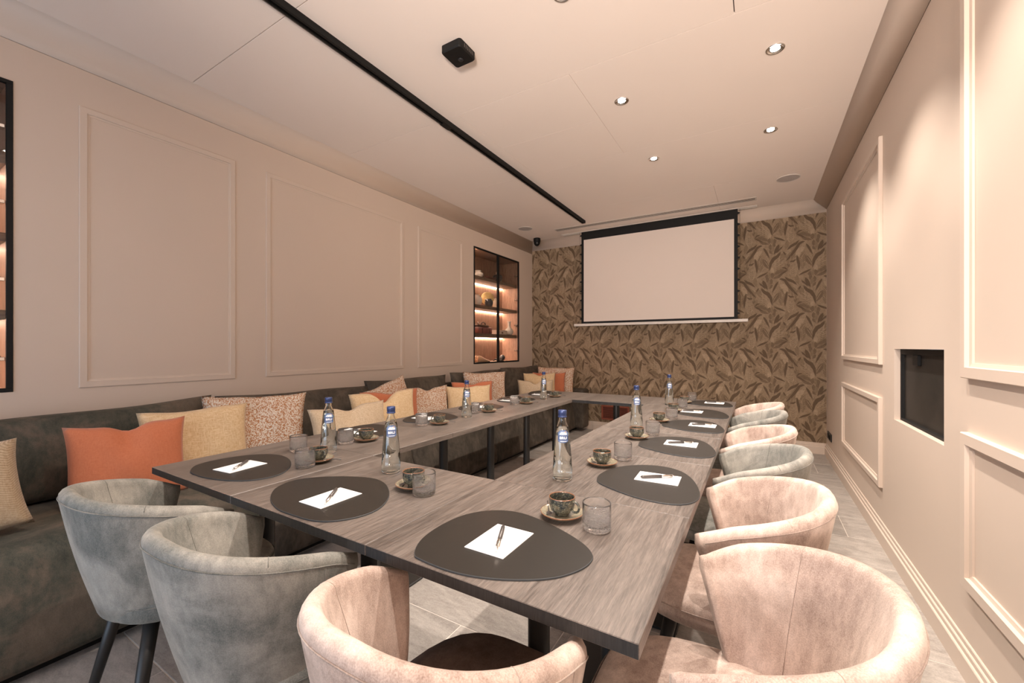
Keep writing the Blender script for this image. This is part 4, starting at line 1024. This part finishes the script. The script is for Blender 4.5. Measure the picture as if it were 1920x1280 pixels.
def label_mesh():
    allb = bmesh.new()
    def add(bm, mi):
        me = bpy.data.meshes.new('t'); bm.to_mesh(me); bm.free()
        for p in me.polygons: p.material_index = mi
        allb.from_mesh(me); bpy.data.meshes.remove(me)
    def plate(hw, zlo, zhi, top, mi, lift, z0=.150, nx=18, nz=14):
        bm = bmesh.new(); g = []
        for j in range(nz+1):
            row = []
            for i in range(nx+1):
                u = -1+2*i/nx; t = j/nz
                hi = zhi-top*(abs(u)**2.6); lo = zlo+top*.55*(abs(u)**2.6)
                row.append(bm.verts.new((u*hw, lo+(hi-lo)*t, 0)))
            g.append(row)
        for j in range(nz):
            for i in range(nx): bm.faces.new((g[j][i], g[j][i+1], g[j+1][i+1], g[j+1][i]))
        wrap(bm, z0, lift); add(bm, mi)
    plate(.0185, -.0205, .0215, .009, 1, .0004)
    plate(.0172, -.0190, .0200, .008, 0, .0006)
    plate(.0172, -.0125, .0035, .0, 1, .0008)
    tb = text_bm('BRU', .0138); bmesh.ops.subdivide_edges(tb, edges=tb.edges[:], cuts=1)
    for v in tb.verts: v.co.y = v.co.y*.85-.0045
    wrap(tb, .150, .0012); add(tb, 2)
    # pale script-like scrollwork over the name and the small line below
    rnd = random.Random(4)
    for row, (zc_, hgt, hw_) in enumerate(((.0130, .0028, .009), (.0085, .0032, .0125))):
        x = -hw_
        while x < hw_:
            ww = rnd.uniform(.0012, .0024); hh_ = hgt*rnd.uniform(.6, 1); bm = bmesh.new(); sk = .0008
            bm.faces.new([bm.verts.new(p) for p in ((x, zc_-hh_, 0), (x+ww, zc_-hh_, 0), (x+ww+sk, zc_+hh_, 0), (x+sk, zc_+hh_, 0))])
            wrap(bm, .150, .0011); add(bm, 2); x += ww+rnd.uniform(.0004, .0009)
    x = -.010
    while x < .010:
        bm = bmesh.new(); bm.faces.new([bm.verts.new(p) for p in ((x, -.0165, 0), (x+.0011, -.0165, 0), (x+.0011, -.0142, 0), (x, -.0142, 0))]); wrap(bm, .150, .0011); add(bm, 2); x += .0018
    bm = bmesh.new(); bm.faces.new([bm.verts.new((.0075+.0022*math.cos(a), .0150+.0020*math.sin(a), 0)) for a in [2*PI*i/8 for i in range(8)]]); wrap(bm, .150, .0013); add(bm, 3)
    me = bpy.data.meshes.new('label'); allb.to_mesh(me); allb.free()
    for m_ in (M['lab_blue'], M['lab_dark'], M['lab_white'], M['lab_orange']): me.materials.append(m_)
    for p in me.polygons: p.use_smooth = False
    return me
lab_mesh = label_mesh()
bot0 = thing('water_bottle', '', 'bottle')
link('glass_body', bot_mesh, None, bot0); link('water', wat_mesh, None, bot0); link('cap', cap_mesh, None, bot0); link('label', lab_mesh, None, bot0)
# rear label (white back) wrapped on the other side
bb = bmesh.new(); g = []
for j in range(5):
    g.append([bb.verts.new((-.017+.034*i/12, -.006+.011*j/4, 0)) for i in range(13)])
for j in range(4):
    for i in range(12): bb.faces.new((g[j][i], g[j][i+1], g[j+1][i+1], g[j+1][i]))
wrap(bb, .150, .0004); me = bpy.data.meshes.new('back_label'); bb.to_mesh(me); bb.free(); me.materials.append(M['lab_white'])
link('back_label', me, None, bot0, (0, 0, 0), (0, 0, PI*.98))

first = {}
def put(root, x, y, z, rz, label, group):
    c = root if root.name not in first else copy_tree(root); first[root.name] = 1
    c.location = (x, y, z); c.rotation_euler = (0, 0, rz); c['label'] = label; c['group'] = group; return c
def single(name, me, x, y, z, rz, label, cat, group):
    o = link(name, me, None, None, (x, y, z), (0, 0, rz)); return tag(o, label, cat, group)
place = {'N1': 'at the near left table corner', 'N2': 'in the middle of the near table edge', 'N3': 'on the corner table nearest the camera',
 'R1': 'at the first right row place from the camera', 'R2': 'at the second right row place from the camera', 'R3': 'at the third right row place from the camera', 'R4': 'at the fourth right row place from the camera', 'R5': 'at the farthest right row place',
 'L1': 'at the first banquette place from the camera', 'L2': 'at the second banquette place from the camera', 'L3': 'at the third banquette place from the camera', 'L4': 'at the fourth banquette place from the camera', 'L5': 'at the farthest banquette place'}
MAT = {'N1': ('N1', -1.64, .82, 0), 'N2': ('N2', -1.11, .80, 0), 'N3': ('N3', -.5, .82, 0),
 'R1': ('R', -.32, 1.44, PI/2), 'R2': ('R', -.322, 2.015, PI/2), 'R3': ('R', -.325, 2.57, PI/2), 'R4': ('R', -.330, 3.075, PI/2), 'R5': ('R', -.335, 3.645, PI/2),
 'L1': ('R', -1.785, 1.45, -PI/2), 'L2': ('R', -1.785, 1.965, -PI/2), 'L3': ('R', -1.785, 2.515, -PI/2), 'L4': ('R', -1.785, 3.03, -PI/2), 'L5': ('R', -1.785, 3.58, -PI/2)}
PAD = {'N1': (-1.657, .80, .10), 'N2': (-1.084, .772, .0), 'N3': (-.511, .802, .0), 'R1': (-.292, 1.455, PI/2+.04), 'R2': (-.305, 2.03, PI/2+.03), 'R3': (-.272, 2.572, PI/2), 'R4': (-.395, 3.085, PI/2), 'R5': (-.30, 3.655, PI/2),
 'L1': (-1.80, 1.455, -PI/2), 'L2': (-1.80, 1.945, -PI/2), 'L3': (-1.81, 2.53, -PI/2), 'L4': (-1.785, 2.95, -PI/2), 'L5': (-1.76, 3.47, -PI/2)}
PEN = {'N1': PI+.725, 'N2': PI+.69, 'N3': PI+.435}
zm = TZ+.0003; 
for kx, (mk, x, y, rz) in MAT.items():
    single('placemat', mm[mk], x, y, zm, rz, 'dark leather pebble-shaped placemat '+place[kx], 'placemat', 'leather placemats')
    px, py, pr = PAD[kx]
    single('notepad', pad_mesh, px, py, TZ+.0041, pr, 'white notepad on the placemat '+place[kx], 'notepad', 'white notepads')
    if kx in PEN: pa = PEN[kx]
    elif kx[0] == 'R': pa = -.89-.12*int(kx[1])/2
    else: pa = -PI/2+.15
    put(pen0, px, py, TZ+.0065, pa, 'grey pen on the notepad '+place[kx], 'pens on the notepads')
CUP = {'N1': (-1.484, 1.0), 'N2': (-.948, .972), 'N3': (-.447, 1.007), 'L1': (-1.619, 1.343), 'L2': (-1.60, 1.851), 'L3': (-1.605, 2.375), 'L4': (-1.584, 2.875), 'L5': (-1.572, 3.39),
 'R1': (-.512, 1.528), 'R2': (-.514, 2.059), 'R3': (-.512, 2.585), 'R4': (-.509, 3.058), 'R5': (-.51, 3.555)}
cup0 = thing('coffee_cup', '', 'cup'); link('bowl', cupb, None, cup0); link('handle', cuph, None, cup0)
for kx, (x, y) in CUP.items():
    single('saucer', sau, x, y, TZ+.0004, random.uniform(0, 6), 'mottled glazed saucer with rust rim '+place[kx], 'saucer', 'glazed saucers')
    hr = {'N': -.12, 'L': -PI/2-.45, 'R': PI/2-.1}[kx[0]]
    put(cup0, x, y, TZ+.0066, hr, 'dark green glazed coffee cup '+place[kx], 'glazed coffee cups')
    sx, sy = x-.036, y-.006
    sr = .5
    if kx[0] == 'L': sx, sy, sr = x+.030, y+.012, -1.0
    if kx == 'N1': sx, sy, sr = x+.034, y+.012, -1.2
    put(spoon0, sx, sy, TZ+.0100, sr, 'small dark teaspoon on the saucer '+place[kx], 'teaspoons on saucers')
GL = {'N1': (-1.461, .942-.012), 'N2': (-.878, .945), 'N3': (-.342, .980), 'L1': (-1.655, 1.255), 'L2': (-1.659, 1.765), 'L3': (-1.673, 2.300), 'L4': (-1.64, 2.78),
 'R1': (-.466, 1.648), 'R2': (-.466, 2.19), 'R3': (-.467, 2.74), 'R4': (-.48, 3.25), 'R5': (-.476, 3.74)}
for kx, (x, y) in GL.items(): single('tumbler', glass_mesh, x, y, TZ+.0004, random.uniform(0, 6), 'clear crackled glass tumbler '+place[kx], 'glass', 'crackled tumblers')
single('tumbler', glass_mesh, -1.705, 1.055, TZ+.0004, 1, 'clear tumbler standing left behind the near left corner tumbler', 'glass', 'crackled tumblers')
BT = [(-1.57, 1.105, 'water bottle on the near left table, before the low beige cushion'), (-1.137, 1.052, 'water bottle by the inner edge of the middle near table'), (-.572, 1.292, 'water bottle standing in front of the ring opening, right of centre'),
 (-1.609, 2.125, 'water bottle on the left row in front of a straw cushion'), (-1.592, 3.20, 'farthest water bottle on the left row'), (-.583, 2.33, 'middle water bottle on the right table row'), (-.594, 3.38, 'farthest water bottle, before the wallpaper')]
for x, y, lb in BT:
    ang = math.atan2(x, y)      # label towards the camera side
    put(bot0, x, y, TZ+.0004, -ang*.9+.15, lb, 'glass water bottles with blue labels')
